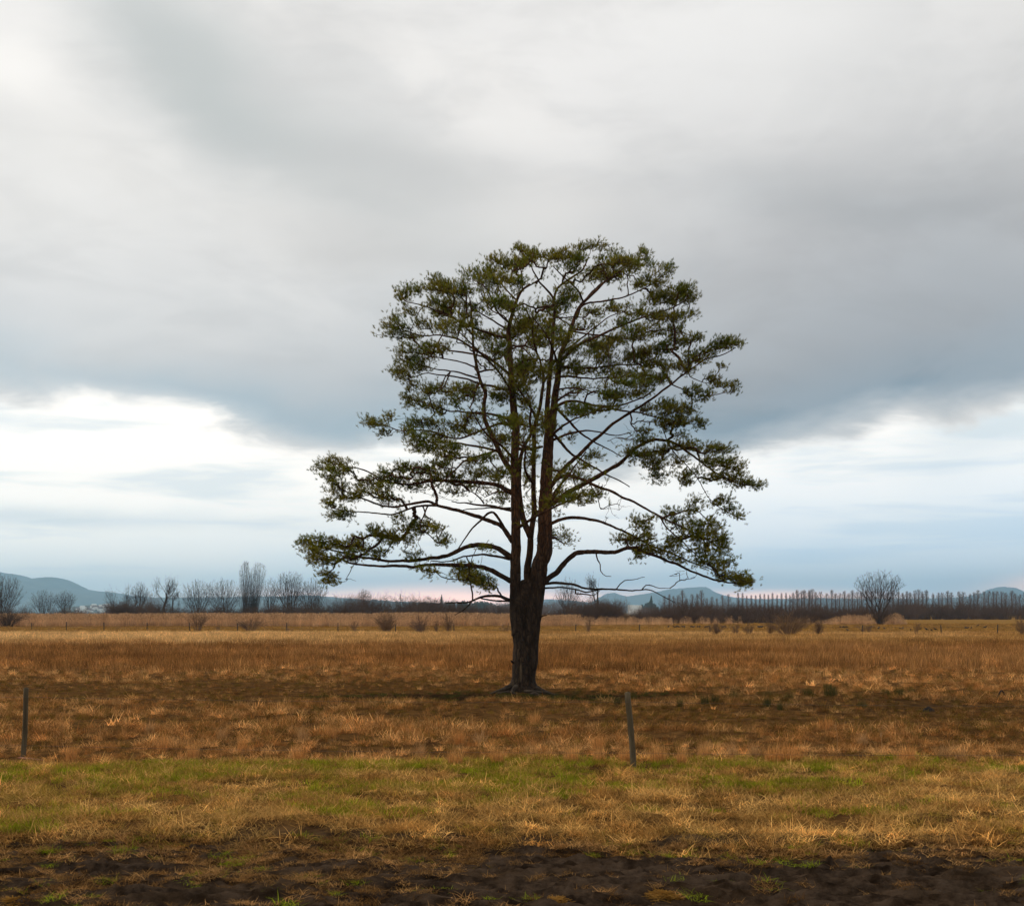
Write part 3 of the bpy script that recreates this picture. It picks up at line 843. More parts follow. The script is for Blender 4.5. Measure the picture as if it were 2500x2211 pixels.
blobs = {
 'a': [(870,470,55,70),(950,430,60,50),(1100,430,90,70),(1200,440,80,70),(1300,450,70,80),(1060,540,60,40),(900,620,50,40),(1000,690,60,50),(780,690,90,60),(800,770,80,40),(900,790,60,30),(1130,600,80,70),(1200,550,60,60),(1450,330,90,60),(1560,260,90,60),(1500,400,100,70),(1700,250,70,60),(1650,380,80,60),(1720,140,35,25),(1780,220,40,60),(1550,550,90,50),(1650,560,60,60),(1700,590,60,30),(1350,620,90,70),(1250,740,80,50),(1150,700,70,60),(1380,720,50,50),(1480,800,80,50),(1560,900,70,60),(1640,800,90,50),(1750,750,60,80),
       (920,930,90,70),(1020,920,80,60),(860,1040,80,50),(960,1020,80,60),(1150,880,50,40),(1060,860,60,30),(840,1090,60,25),
       (920,1160,50,40),(1060,1180,70,45),(1180,1200,80,55),(1300,1170,60,40),(900,1260,50,50),(1000,1270,80,50),(1330,1230,90,50),(1400,1190,50,40),(1560,1230,60,60),(1650,1190,80,50),(1200,1280,90,30),(1150,1350,50,35),
       (620,1410,60,40),(680,1440,50,35),(800,1390,50,25),(740,1500,45,25),(850,1490,50,25),(960,1440,70,45),(1060,1440,70,45),(980,1540,80,50),(1120,1530,90,50),(1230,1450,70,45),(1300,1500,80,40),(1000,1610,90,45),(1120,1620,90,50),(1250,1620,70,60),(1180,1680,90,30),(1380,1700,60,50),(1560,1520,70,40),(1620,1420,90,45),(1350,1400,60,40),(1450,1680,60,40),(1740,1000,60,60),(1700,1120,70,50),(1760,1300,50,60)],
 'c': [(330,210,80,60),(400,250,60,50),(290,260,50,50),(310,340,60,40),(300,480,50,50),(340,540,60,40),(420,540,40,40),(380,400,70,50),(470,430,60,40),(550,340,90,45),(700,290,70,50),(790,240,70,40),(760,320,60,40),(620,390,80,40),(700,450,70,40),(900,240,90,40),(1050,230,80,40),(1000,300,110,45),(1180,280,70,40),(1290,280,70,40),(1400,260,70,40),(1470,280,50,50),(1130,370,60,40),(1240,360,60,25),(900,350,80,35),(1460,440,40,30),
       (860,640,90,50),(960,620,70,30),(1030,650,50,25),(760,580,50,25),(1060,720,50,40),(650,680,80,50),(740,720,100,50),(580,640,40,25),(130,730,50,40),(220,740,80,50),(300,740,70,40),(400,760,80,45),(500,740,70,50),(200,820,80,50),(300,850,90,40),(430,830,100,40),(600,800,80,40),(870,820,50,40),(1340,785,50,18),(280,960,45,50),(300,990,40,25),(930,930,60,30),(1200,940,80,45),(1300,970,90,50),(1350,1020,70,35),(1230,900,60,25),(1270,1000,80,40)],
 'b': [(70,130,45,25),(30,250,40,60),(150,170,50,40),(250,190,80,40),(350,190,80,50),(430,220,60,60),(500,120,60,30),(580,120,40,35),(660,200,70,50),(760,210,80,50),(870,190,50,40),(940,240,40,30),(700,290,100,60),(600,330,100,50),(820,260,60,40),(560,280,70,40),(1060,290,40,40),(960,320,60,30),(1000,370,60,30),(880,380,70,40),
       (1180,420,60,45),(1120,440,70,45),(1000,440,70,40),(1080,490,90,45),(950,490,60,50),(1180,480,50,40),(700,540,70,35),(820,560,90,40),(950,590,90,40),(1050,610,80,35),(1150,600,60,35),(1210,575,40,20),(560,550,60,40),(430,480,40,40),(350,500,60,60),(240,520,50,50),(300,580,60,50),(370,440,60,40),
       (740,640,80,35),(950,680,80,30),(820,700,80,40),(1030,720,70,25),(1130,690,50,30),(850,740,80,25),(150,640,80,60),(250,660,60,60),(330,740,60,60),(200,760,80,60),(60,660,60,50),
       (1150,760,90,30),(1250,735,40,25),(1070,790,80,35),(1000,830,100,40),(900,860,100,40),(1400,790,70,45),(1480,780,60,35),(1310,820,60,35),(1530,790,25,25),(1200,880,80,35),(1300,880,60,30),(1100,930,100,35),(1180,960,60,30),(950,920,90,40),(820,880,90,50),(650,800,100,50),(600,870,80,50),(720,760,80,40),(1420,940,30,15),(550,800,80,60),(400,940,100,35),(480,980,70,40),(300,930,60,40),(420,820,60,50),(750,980,90,40),(850,1010,100,40),(980,1010,80,35),(650,960,60,40),(750,1050,80,40),(900,1070,90,40),(100,900,70,60),(60,1000,70,50),(200,980,70,60),(40,1110,50,50),
       (1340,1030,50,25),(1400,1060,50,25),(1470,1090,50,35),(1260,1090,50,25),(1330,1130,60,25),(1200,1130,40,40),(700,1120,90,35),(820,1130,90,35),(650,1160,60,25),(680,1210,60,30),(540,1240,80,25),(420,1210,70,35),(450,1260,80,25),(1100,1210,80,35),(1180,1230,70,45),(1030,1200,60,35),(1060,1280,80,45),(1130,1310,80,40),(1260,1310,50,35),(930,1230,60,30),(1090,1340,70,25),(420,1410,30,20),(870,1380,60,20),(1110,1400,50,15),(240,1340,50,40),(40,1300,40,40),
       (800,1500,45,35),(900,1440,60,35),(900,1540,90,50),(1000,1500,70,40),(1120,1470,60,30),(1230,1470,60,40),(1330,1500,50,35),(1430,1510,70,45),(1400,1580,90,45),(1480,1620,60,45),(1330,1600,50,40),(1380,1680,80,40),(1500,1700,80,40),(1580,1730,60,30),(1650,1740,50,35),(1130,1580,60,35),(1180,1660,70,35),(1230,1720,60,30),(950,1620,80,50),(1000,1680,60,40),(560,1540,50,35),(480,1620,40,25),(130,1560,35,60),(110,1700,35,50)],
 'd': [(480,430,100,45),(560,410,50,30),(1250,490,55,50),(1420,470,60,45),(1470,520,60,35),(1540,565,25,20),(1070,540,60,35),(1150,600,70,45),(1250,620,80,40),(1330,600,50,30),(1350,660,80,45),(1420,720,55,50),(1400,790,60,45),(1300,720,70,45),(1200,690,60,35),(1440,860,50,45),(1380,900,70,40),(1280,800,70,45),(1300,870,70,35),(900,640,55,45),(880,590,60,35),(930,690,35,30),(760,710,60,40),(830,730,70,35),(900,760,60,30),(860,820,50,40),(960,790,60,30),(1050,790,80,25),(1150,850,80,25),(1450,960,70,40),(1530,980,80,40),(1610,1000,45,25),(1560,1030,60,25),(1100,710,50,45),(1080,750,50,30)],
}
bare = {'d': [(1130, 940, 130, 40), (1230, 980, 90, 40), (700, 480, 110, 90), (580, 350, 60, 60), (640, 560, 50, 60), (1330, 430, 90, 60), (1480, 880, 40, 40)], 'c': [(430, 970, 60, 45), (900, 560, 140, 40), (1000, 400, 120, 60), (640, 470, 120, 40)], 'b': [(1330, 1720, 40, 60), (950, 1330, 160, 40), (450, 1110, 100, 30), (700, 1440, 120, 40)]}
Sall = np.concatenate(S_pos); SLall = np.concatenate(S_len); SRall = np.concatenate(S_rad); SIDall = np.concatenate(S_id)
Spx = np.stack([CX + Sall[:, 0] / Sall[:, 1] * F, HY - (Sall[:, 2] - HC) / Sall[:, 1] * F], 1)
isl = SIDall >= len(stem_defs)
ar = np.random.default_rng(23)
att, leafy = [], []
def sample_blob(k, b, dens, lf, grow_=1.0):
    cx_, cy_ = zpx(k, b[0], b[1]); rx, ry = b[2] / ZM[k][2], b[3] / ZM[k][2]
    n = max(3, int(math.pi * rx * ry / dens))
    dd = np.hypot(Spx[:, 0] - cx_, (Spx[:, 1] - cy_) * 1.2) + np.where(isl, 0, 25)
    j = dd.argmin()
    dep = Sall[j, 1] - DT
    hw = 430 if cy_ > 700 else 430 * math.sqrt(max(0.05, 1 - ((700 - cy_) / 160) ** 2) if cy_ > 560 else 0.2)
    dx = cx_ - 1300
    if abs(dx) < 0.62 * hw and ar.random() < 0.62:
        dep = ar.uniform(-1, 1) * 0.75 * math.sqrt(max(0, hw * hw - dx * dx)) / PX_M
        dj = np.hypot(Sall[:, 1] - DT - dep, (Spx[:, 0] - cx_) / PX_M, ) + np.abs(Spx[:, 1] - cy_) / PX_M
    else:
        dep += ar.normal(0, 0.35)
    # the clump is a stack of thin flat sprays that rise outwards
    npad = max(2, int(round(n / 7)))
    sl = -0.22 * np.sign(cx_ - 1290)
    for _ in range(npad):
        o = ar.normal(0, 0.50, 3)
        o *= min(1.0, 0.95 / (np.linalg.norm(o) + 1e-6))
        for _ in range(max(2, n // npad)):
            q = ar.normal(0, 1, 3) * np.array([0.42, 0.15, 0.42])
            q[1] += sl * q[0] * rx / ry * 0.6
            q = q + o
            att.append(P(cx_ + q[0] * rx * grow_, cy_ + q[1] * ry * grow_, DT + dep + q[2] * max(rx, 22) / PX_M * 1.1)); leafy.append(lf)
for k, bl_ in blobs.items():
    for b in bl_:
        sample_blob(k, b, 25, True, 1.0)
        sample_blob(k, b, 260, True, 1.4)
for k, bl_ in bare.items():
    for b in bl_:
        sample_blob(k, b, 120, False)
# pads along the deep limbs
for li in limb_info:
    if len(li) == 4:
        sp_ = li[1]
        for t in np.linspace(0.35, 1.0, 7):
            q = sp_[int(t * (len(sp_) - 1))]
            n = 8
            for _ in range(n):
                o = ar.normal(0, 1, 3) * np.array([0.34, 0.34, 0.13]) + np.array([0, 0, 0.08])
                att.append(q + o); leafy.append(True)
att = np.array(att); leafy = np.array(leafy)
par, order = grow(Sall, SLall, att, 0.22)
nS = len(Sall)
bid_a = np.zeros(len(att), int); cnt = np.ones(len(att))
for i in order:
    p = par[i]
    bid_a[i] = SIDall[p] if p < nS else bid_a[p - nS]
for i in reversed(order):
    if par[i] >= nS:
        cnt[par[i] - nS] += cnt[i]
# subtrees that start on a stem become branches of their own
root_of = np.zeros(len(att), int)
for i in order:
    root_of[i] = i if par[i] < nS else root_of[par[i] - nS]
for r_i in np.unique(root_of):
    sel = root_of == r_i
    if bid_a[r_i] < len(stem_defs) and sel.sum() >= 25:
        bid_a[sel] = len(branch_names); branch_names.append('limb')
allp = np.concatenate([Sall, att])
A0 = allp[par]; B0 = att
rb = 0.0042 * cnt ** 0.43
parent_r = np.where(par < nS, SRall[np.minimum(par, nS - 1)] * 0.8, rb[np.maximum(par - nS, 0)])
ra = np.minimum(np.maximum(rb * 1.15, 0.004), np.maximum(parent_r, rb))
# bend every twig a little: continue the direction of its parent first
gp = np.where(par >= nS, par[np.maximum(par - nS, 0)], -1)
din = np.where((gp >= 0)[:, None], allp[par] - allp[np.maximum(gp, 0)], (B0 - A0) + np.array([0, 0, 0.1]))
din /= np.linalg.norm(din, axis=1, keepdims=True) + 1e-9
ln = np.linalg.norm(B0 - A0, axis=1, keepdims=True)
m1 = A0 + (B0 - A0) * 0.36 + (din - (B0 - A0) / (ln + 1e-9)) * ln * 0.12 + ar.normal(0, 1, A0.shape) * ln * 0.045
m2 = A0 + (B0 - A0) * 0.70 + (din - (B0 - A0) / (ln + 1e-9)) * ln * 0.08 + ar.normal(0, 1, A0.shape) * ln * 0.045

# needles: each shoot is a short brush of needles
def shoots(base, dirs, lens, n_needle, r_):
    N = len(base)
    t = r_.uniform(0.1, 1.0, (N, n_needle))
    ph = r_.uniform(0, 2 * math.pi, (N, n_needle))
    ref = np.where(np.abs(dirs[:, 2:3]) > 0.9, np.array([[1.0, 0, 0]]), np.array([[0, 0, 1.0]]))
    u = np.cross(dirs, ref); u /= np.linalg.norm(u, axis=1, keepdims=True)
    v = np.cross(dirs, u)
    rad = np.cos(ph)[..., None] * u[:, None] + np.sin(ph)[..., None] * v[:, None]
    sp_ = r_.uniform(0.55, 1.15, (N, n_needle, 1))
    nd = dirs[:, None] * 0.75 + rad * sp_
    nd /= np.linalg.norm(nd, axis=2, keepdims=True)
    o = base[:, None] + dirs[:, None] * (t * lens[:, None])[..., None]
    nl = r_.uniform(0.055, 0.095, (N, n_needle, 1))
    side = np.cross(nd, rad); side /= np.linalg.norm(side, axis=2, keepdims=True) + 1e-9
    wd = r_.uniform(0.0036, 0.0054, (N, n_needle, 1))
    V = np.stack([o - side * wd, o + side * wd, o + nd * nl], 2)
    return V          # N, n, 3, 3

li_idx = np.where(leafy)[0]
per = 3
NN = 24
rep = np.repeat(li_idx, per)
crown_c = P(1290, 1000, DT)
out = att[rep] - crown_c
out /= np.linalg.norm(out, axis=1, keepdims=True)
tw = att[rep] - allp[par[rep]]
tw /= np.linalg.norm(tw, axis=1, keepdims=True) + 1e-9
dirs = np.array([0, 0, 0.75]) + 0.35 * out + 0.55 * tw + ar.normal(0, 0.38, (len(rep), 3))
dirs /= np.linalg.norm(dirs, axis=1, keepdims=True)
base = att[rep] + ar.normal(0, 0.06, (len(rep), 3))
lens = ar.uniform(0.06, 0.13, len(rep))
NV = shoots(base, dirs, lens, NN, ar)
nshade = np.repeat(ar.uniform(0.65, 1.35, len(rep)), NN * 3)
nshade = nshade.reshape(len(rep), -1)
for bid, kind in enumerate(branch_names):
    sel = np.where(bid_a == bid)[0]
    mb = MB()
    if kind == 'limb':
        for li in limb_info:
            if li[0] == bid:
                mb.tube(li[1], li[2], 8, rough=0.12, seed=bid)
    if len(sel):
        mb.edges(A0[sel], m1[sel], ra[sel], (ra[sel] * 2 + rb[sel]) / 3)
        mb.edges(m1[sel], m2[sel], (ra[sel] * 2 + rb[sel]) / 3, (ra[sel] + rb[sel] * 2) / 3)
        mb.edges(m2[sel], B0[sel], (ra[sel] + rb[sel] * 2) / 3, rb[sel] * 0.8)
    if mb.n == 0:
        continue
    o = pine_part(mb, 'branch' if kind == 'limb' else 'twig_spray', MAT['bark'])
    if kind != 'limb':
        o['kind'] = 'stuff'
    if bid in (7, 8, 9):
        o['label'] = 'bare dead low branch without needles'
    s2 = np.where(bid_a[rep] == bid)[0]
    if len(s2):
        Vn = NV[s2].reshape(-1, 3) - proot
        link('foliage', make_mesh('foliage', Vn, np.arange(len(Vn)).reshape(-1, 3), False, nshade[s2].ravel()), MAT['needle'], o)

# roots, wood scar and stub on the trunk
def gpt(x, y, d, dz=0.0):
    q = P(x, y, d)
    return np.array([q[0], q[1], float(gz(q[0], q[1])) + dz])
def xw(fx):                                             # column in the trunk close-up -> metres across
    return (zpx('f', fx, 0)[0] - CX) / F * DT
for pts, r0, r1 in [([(470, -0.35, 0.16), (380, -0.55, 0.08), (290, -0.75, 0.03), (220, -0.9, -0.03)], 0.085, 0.025), ([(540, -0.5, 0.16), (505, -0.75, 0.10), (490, -0.95, 0.02), (470, -1.1, -0.05)], 0.075, 0.03),
                    ([(640, -0.7, 0.03), (720, -0.95, 0.07), (820, -0.9, 0.04), (930, -0.85, 0.03), (1050, -0.9, -0.02)], 0.055, 0.025), ([(320, -0.95, 0.0), (430, -1.0, 0.03), (550, -1.05, 0.0)], 0.035, 0.025),
                    ([(700, -1.15, 0.0), (750, -1.18, 0.05), (810, -1.2, -0.01)], 0.06, 0.04), ([(780, -0.2, 0.12), (860, -0.35, 0.03), (960, -0.5, -0.03)], 0.08, 0.03)]:
    p3 = []
    for fx, dy, dz in pts:
        X, Y = xw(fx), DT + dy
        p3.append([X, Y, float(gz(X, Y)) + dz])
    sp_ = spline(np.array(p3), 0.08)
    mb = MB(); mb.tube(sp_, np.linspace(r0, r1, len(sp_)), 8, rough=0.12, seed=3)
    V_, T_, A_ = mb.arrays()
    link('root', make_mesh('root', V_ - proot, T_, True, A_), MAT['root'], trunk)
sc_b = MB()
cs, cz = xw(588), P(0, zpx('f', 0, 1385)[1], DT)[2]
zz = np.linspace(-0.36, 0.36, 9); thr = np.linspace(-1, 1, 6)
bzw = np.interp(cz, zl, bl)
cxx, axx = np.interp(cz, zl, cl), np.interp(cz, zl, al)
Vs = []
for i, z in enumerate(zz):
    hw = 0.075 * math.sqrt(max(0.04, 1 - (z / 0.40) ** 2))
    for t in thr:
        x = cs + t * hw
        Vs.append([x, DT - bzw * math.sqrt(max(0.02, 1 - ((x - cxx) / axx) ** 2)) * 1.03 - 0.006 + 0.03 * abs(t), cz + z])
Ts = []
for i in range(8):
    for j in range(5):
        a = i * 6 + j
        Ts += [(a, a + 1, a + 7), (a, a + 7, a + 6)]
sc_b.add(Vs, Ts)
V_, T_, A_ = sc_b.arrays()
o = link('bark_scar', make_mesh('bark_scar', V_ - proot, T_, True, A_), MAT['scar'], trunk)
o['label'] = 'pale patch of bare wood low on the trunk'
for stub, rad_ in (([(820, 770, -0.25), (862, 745, -0.3), (905, 741, -0.35)], 0.028), ([(505, 1310, -0.2), (485, 1290, -0.25), (474, 1278, -0.3)], 0.035)):
    mb = MB()
    sp_ = spline(np.array([P(*zpx('f', a_, b_), DT + c_) for a_, b_, c_ in stub]), 0.05)
    mb.tube(sp_, np.linspace(rad_, rad_ * 0.5, len(sp_)), 6)
    V_, T_, A_ = mb.arrays()
    link('branch_stub', make_mesh('branch_stub', V_ - proot, T_, True, A_), MAT['bark'], trunk)

# ------------------------------------------------------------------ bare trees in the background
def bare_tree(H, W, kind, seed, n=420):
    """arrays (trunk, crown) of a leafless tree, base at the origin"""
    r_ = np.random.default_rng(seed)
    pts = []
    if kind == 'round':
        stem = [(0, 0, -0.3), (r_.normal(0, .02) * H, r_.normal(0, .02) * H, 0.22 * H), (r_.normal(0, .03) * H, 0, 0.45 * H), (r_.normal(0, .04) * H, 0, 0.72 * H)]
        while len(pts) < n:
            u = r_.normal(size=3); u /= np.linalg.norm(u); u *= r_.uniform(0.02, 1) ** (1 / 2.6)
            p = np.array([u[0] * W / 2, u[1] * W / 2, H * 0.62 + u[2] * H * 0.38])
            p[:2] *= np.clip(0.8 + 1.2 * (p[2] / H - 0.25), 0.75, 1.0) * r_.uniform(0.9, 1.12)
            pts.append(p)
        bf = 0.95
    elif kind == 'fan':
        stem = [(0, 0, -0.3), (r_.normal(0, .02) * H, 0, 0.12 * H), (r_.normal(0, .02) * H, 0, 0.25 * H)]
        while len(pts) < n:
            a = r_.uniform(0, 2 * math.pi); t = r_.uniform(0.25, 1) ** 0.6; s_ = math.sqrt(r_.uniform(0, 1))
            th = s_ * 1.05
            p = np.array([math.sin(th) * math.cos(a) * W / 2 * 1.12, math.sin(th) * math.sin(a) * W / 2 * 1.12, 0.12 * H + 0.88 * H * math.cos(th * 0.78)]) * np.array([t, t, 1])
            p[2] = 0.12 * H + (p[2] - 0.12 * H) * t
            pts.append(p)
        bf = 0.85
    elif kind == 'ragged':
        stem = [(0, 0, -0.3), (r_.normal(0, .05) * H, 0, 0.3 * H), (r_.normal(0, .08) * H, 0, 0.6 * H), (r_.normal(0, .1) * H, 0, 0.95 * H)]
        cs_ = [(r_.uniform(-.4, .4) * W, r_.uniform(-.3, .3) * W, r_.uniform(.35, .9) * H, r_.uniform(.10, .2) * W) for _ in range(7)]
        while len(pts) < n:
            c_ = cs_[r_.integers(7)]
            pts.append(np.array(c_[:3]) + r_.normal(0, 1, 3) * c_[3] * np.array([0.7, 0.7, 1.1]))
        bf = 0.6
    elif kind == 'vase':
        stem = [(0, 0, -0.3)] + [(r_.normal(0, .008) * H, r_.normal(0, .008) * H, t * H) for t in (0.2, 0.4, 0.6, 0.8)]
        while len(pts) < n:
            t = r_.uniform(0.14, 1.0) ** 0.8
            w_ = W / 2 * (0.22 + 0.78 * min(1, t / 0.78)) * (1 - max(0, t - 0.86) / 0.14 * 0.6)
            a = r_.uniform(0, 2 * math.pi); q = math.sqrt(r_.uniform(0.0, 1)) * w_
            pts.append(np.array([math.cos(a) * q, math.sin(a) * q, t * H]))
        bf = 1.1
    else:   # poplar: narrow, steep
        stem = [(0, 0, -0.3)] + [(r_.normal(0, .006) * H, r_.normal(0, .006) * H, t * H) for t in (0.25, 0.5, 0.75, 0.93)]
        while len(pts) < n:
            t = r_.uniform(0.16, 1.0)
            w_ = W / 2 * (math.sin(min(1, (t - 0.05) / 0.5) * math.pi / 2)) * (1 - max(0, t - 0.75) / 0.25 * 0.72)
            a = r_.uniform(0, 2 * math.pi); q = math.sqrt(r_.uniform(0.05, 1)) * w_
            pts.append(np.array([math.cos(a) * q, math.sin(a) * q, t * H]))
        bf = 0.9
    S = spline(np.array(stem, float), H / 30)
    SLn = np.concatenate([[0], np.cumsum(np.linalg.norm(np.diff(S, axis=0), axis=1))])
    A = np.array(pts)
    par_, order_ = grow(S, SLn * (1.0 if kind != 'poplar' else 0.75), A, bf)
    c_ = np.ones(len(A))
    for i in reversed(order_):
        if par_[i] >= len(S):
            c_[par_[i] - len(S)] += c_[i]
    cs2 = np.zeros(len(S))
    for i in range(len(A)):
        if par_[i] < len(S):
            cs2[par_[i]] += c_[i]
    thru = np.cumsum(cs2[::-1])[::-1]
    rmin = {'poplar': 0.0028, 'vase': 0.0012, 'fan': 0.0020}.get(kind, 0.0018) * H
    rs = np.maximum(rmin, rmin * 0.70 * np.maximum(thru, 1) ** 0.5)
    tm = MB(); tm.tube(S, rs, 6)
    cm = MB()
    ap = np.concatenate([S, A]); a_ = ap[par_]
    r_b = rmin * 0.58 * c_ ** 0.5
    l_ = np.linalg.norm(A - a_, axis=1, keepdims=True)
    mid = (a_ + A) / 2 + r_.normal(0, 1, A.shape) * l_ * 0.07 + np.array([0, 0, -0.05]) * l_ * (1 if kind != 'poplar' else 1.6)
    cm.edges(a_, mid, r_b * 1.1, r_b)
    cm.edges(mid, A, r_b, r_b * 0.75)
    # fine twigs at the ends
    KT = 3
    tip = np.repeat(A, KT, 0); dv = np.repeat((A - a_) / (l_ + 1e-9), KT, 0) + r_.normal(0, 0.45 if kind != 'poplar' else 0.25, (len(A) * KT, 3)) + np.array([0, 0, 0.35 if kind != 'poplar' else 0.9])
    dv /= np.linalg.norm(dv, axis=1, keepdims=True)
    cm.edges(tip, tip + dv * H * r_.uniform(0.025, 0.07, (len(tip), 1)), np.full(len(tip), rmin * 0.55), np.full(len(tip), rmin * 0.3))
    return tm, cm

def place_tree(name, label, x, ytop, wpx, d, kind, seed, mat, cat='tree', group=None, n=420, lean=0.0):
    n = int(n * 1.35)
    sc_ = F / d
    H = HC + (HY - ytop) / sc_
    W = wpx / sc_ * (1.15 if kind == 'round' else 1.0)
    X = (x - CX) / F * d
    e = empty(name, (X, d, float(gz(X, d)) ))
    e.rotation_euler = (0, lean, 0)
    tm, cm = bare_tree(H, W, kind, seed, n)
    tm.build('trunk', mat, e, True); cm.build('crown', mat, e)
    tag(e, label, cat, group)
    return e

T_ = 'bare_tree'
place_tree(T_, 'large bare tree rising from a thicket at the end of the reed bed', 2, 1398, 92, 245, 'round', 1, MAT['twig'], n=650)
place_tree(T_, 'low leaning bare willow beside the twiggy tree below the hill', 66, 1474, 34, 330, 'ragged', 2, MAT['twig'], n=200)
place_tree(T_, 'dense twiggy bare tree standing before the wooded hill', 106, 1440, 58, 330, 'round', 3, MAT['twig'], n=480)
place_tree(T_, 'fan shaped bare tree next to the village houses', 158, 1442, 60, 335, 'fan', 4, MAT['twig'], n=480)
place_tree(T_, 'short crooked bare tree at the village end of the ragged clump', 284, 1447, 46, 320, 'ragged', 5, MAT['twig'], n=320)
place_tree(T_, 'thin leaning bare tree in the ragged clump', 312, 1430, 36, 325, 'ragged', 6, MAT['twig'], n=300, lean=-0.08)
place_tree(T_, 'forked bare tree with two upright limbs in the ragged clump', 341, 1421, 46, 320, 'fan', 7, MAT['twig'], n=380)
place_tree(T_, 'low brownish bare tree in the middle of the ragged clump', 370, 1441, 42, 330, 'round', 8, MAT['twig_red'], n=380)
place_tree(T_, 'tall spiky bare tree topping the ragged clump', 404, 1412, 46, 320, 'ragged', 9, MAT['twig'], n=420)
place_tree(T_, 'slim bare tree at the outer end of the ragged clump', 426, 1437, 26, 328, 'ragged', 10, MAT['twig'], n=240)
place_tree(T_, 'round headed bare tree with double crown beside its twin', 482, 1416, 72, 330, 'round', 12, MAT['twig'], n=560)
place_tree(T_, 'broad bare tree with spreading limbs next to the tall poplars', 546, 1412, 80, 325, 'round', 13, MAT['twig'], n=560)
place_tree('bare_poplar', 'tall narrow bare poplar, the straighter of a close pair', 600, 1374, 34, 340, 'vase', 14, MAT['twig'], n=250)
place_tree('bare_poplar', 'tall bare poplar leaning out from its close neighbour', 615, 1376, 44, 342, 'vase', 15, MAT['twig'], n=280, lean=0.13)
place_tree(T_, 'small thin bare sapling tree beside the tall poplar pair', 660, 1411, 38, 345, 'round', 16, MAT['twig'], n=260)
place_tree(T_, 'dense round bare tree, the fullest of the row behind the reeds', 708, 1394, 70, 335, 'round', 17, MAT['twig'], n=620)
place_tree(T_, 'wide bare tree under the drooping tip of the pine bough', 764, 1411, 66, 340, 'round', 18, MAT['twig'], n=520)
place_tree(T_, 'stunted bare tree rising from the scrub under the pine bough', 818, 1455, 34, 350, 'ragged', 19, MAT['twig'], n=240)
place_tree(T_, 'small bushy bare tree next to the flat topped tree', 854, 1449, 36, 350, 'round', 20, MAT['twig'], n=300)
place_tree(T_, 'flat topped reddish bare tree glowing against the pink sky', 888, 1437, 44, 350, 'fan', 21, MAT['twig_red'], n=420)
place_tree(T_, 'twiggy bare tree between the flat topped tree and the mast', 936, 1449, 46, 350, 'ragged', 22, MAT['twig_red'], n=340)
place_tree(T_, 'low reddish bare tree in front of the conifer wood', 1045, 1453, 46, 380, 'round', 23, MAT['twig_red'], n=420)
place_tree(T_, 'second low reddish bare tree beside the pointed spruce', 1072, 1458, 36, 385, 'round', 24, MAT['twig_red'], n=320)
place_tree(T_, 'little reddish bare tree by the end of the dead pine branch', 1106, 1455, 24, 390, 'ragged', 25, MAT['twig_red'], n=200)
place_tree(T_, 'open bare tree seen just beside the pine trunk', 1387, 1409, 58, 300, 'round', 26, MAT['twig'], n=320)
place_tree(T_, 'wispy bare tree behind the dead branches of the pine', 1452, 1405, 48, 290, 'ragged', 27, MAT['twig'], n=300)
place_tree(T_, 'bushy reddish bare tree by the white sheds', 1520, 1461, 40, 420, 'round', 28, MAT['twig_red'], n=340)
place_tree(T_, 'lone big many stemmed bare tree standing in a clump of reeds', 2146, 1391, 128, 248, 'fan', 29, MAT['twig'], n=560)

# row of poplars far behind the scrub
pop_protos = []
for s in range(6):
    pop_protos.append(bare_tree(20, [6.6, 5.4, 4.6, 7.0, 4.2, 5.8][s], 'poplar', 200 + s, 380))
pop_mesh = [(a.mesh('trunk', True), b_.mesh('crown')) for a, b_ in pop_protos]
for a, b_ in pop_mesh:
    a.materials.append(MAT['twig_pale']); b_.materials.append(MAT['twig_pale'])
def poplar(x, ytop, d, v, wide=1.0, label='', group=''):
    H = HC + (HY - ytop) / F * d
    X = (x - CX) / F * d
    e = empty('bare_poplar', (X, d, 0), v * 1.7 + x)
    s = H / 20.0
    e.scale = (s * wide, s * wide, s)
    a, b_ = pop_mesh[v % 6]
    link('trunk', a, None, e); link('crown', b_, None, e)
    tag(e, label, 'tree', group)
pr = random.Random(9)
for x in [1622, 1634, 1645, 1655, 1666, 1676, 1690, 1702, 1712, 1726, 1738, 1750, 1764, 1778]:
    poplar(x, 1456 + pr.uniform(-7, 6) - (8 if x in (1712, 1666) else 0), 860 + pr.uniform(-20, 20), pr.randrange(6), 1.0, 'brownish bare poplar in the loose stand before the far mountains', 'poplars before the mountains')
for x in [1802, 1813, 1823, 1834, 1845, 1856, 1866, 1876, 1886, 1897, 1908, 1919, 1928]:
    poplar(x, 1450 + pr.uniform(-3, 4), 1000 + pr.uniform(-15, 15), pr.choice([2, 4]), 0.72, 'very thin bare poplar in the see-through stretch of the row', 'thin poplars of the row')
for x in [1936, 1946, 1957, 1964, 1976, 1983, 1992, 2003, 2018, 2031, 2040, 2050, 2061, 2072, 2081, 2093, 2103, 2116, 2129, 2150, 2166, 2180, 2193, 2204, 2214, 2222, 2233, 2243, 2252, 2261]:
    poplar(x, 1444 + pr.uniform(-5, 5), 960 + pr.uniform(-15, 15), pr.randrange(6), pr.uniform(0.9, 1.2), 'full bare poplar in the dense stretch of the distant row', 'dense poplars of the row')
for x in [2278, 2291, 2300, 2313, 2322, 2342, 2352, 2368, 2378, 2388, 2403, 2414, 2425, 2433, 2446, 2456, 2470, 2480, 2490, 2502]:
    poplar(x, 1446 + pr.uniform(-5, 6), 950 + pr.uniform(-15, 15), pr.randrange(6), pr.uniform(0.85, 1.15), 'bare poplar in the spaced stretch of the row below the cone peak', 'spaced poplars of the row')

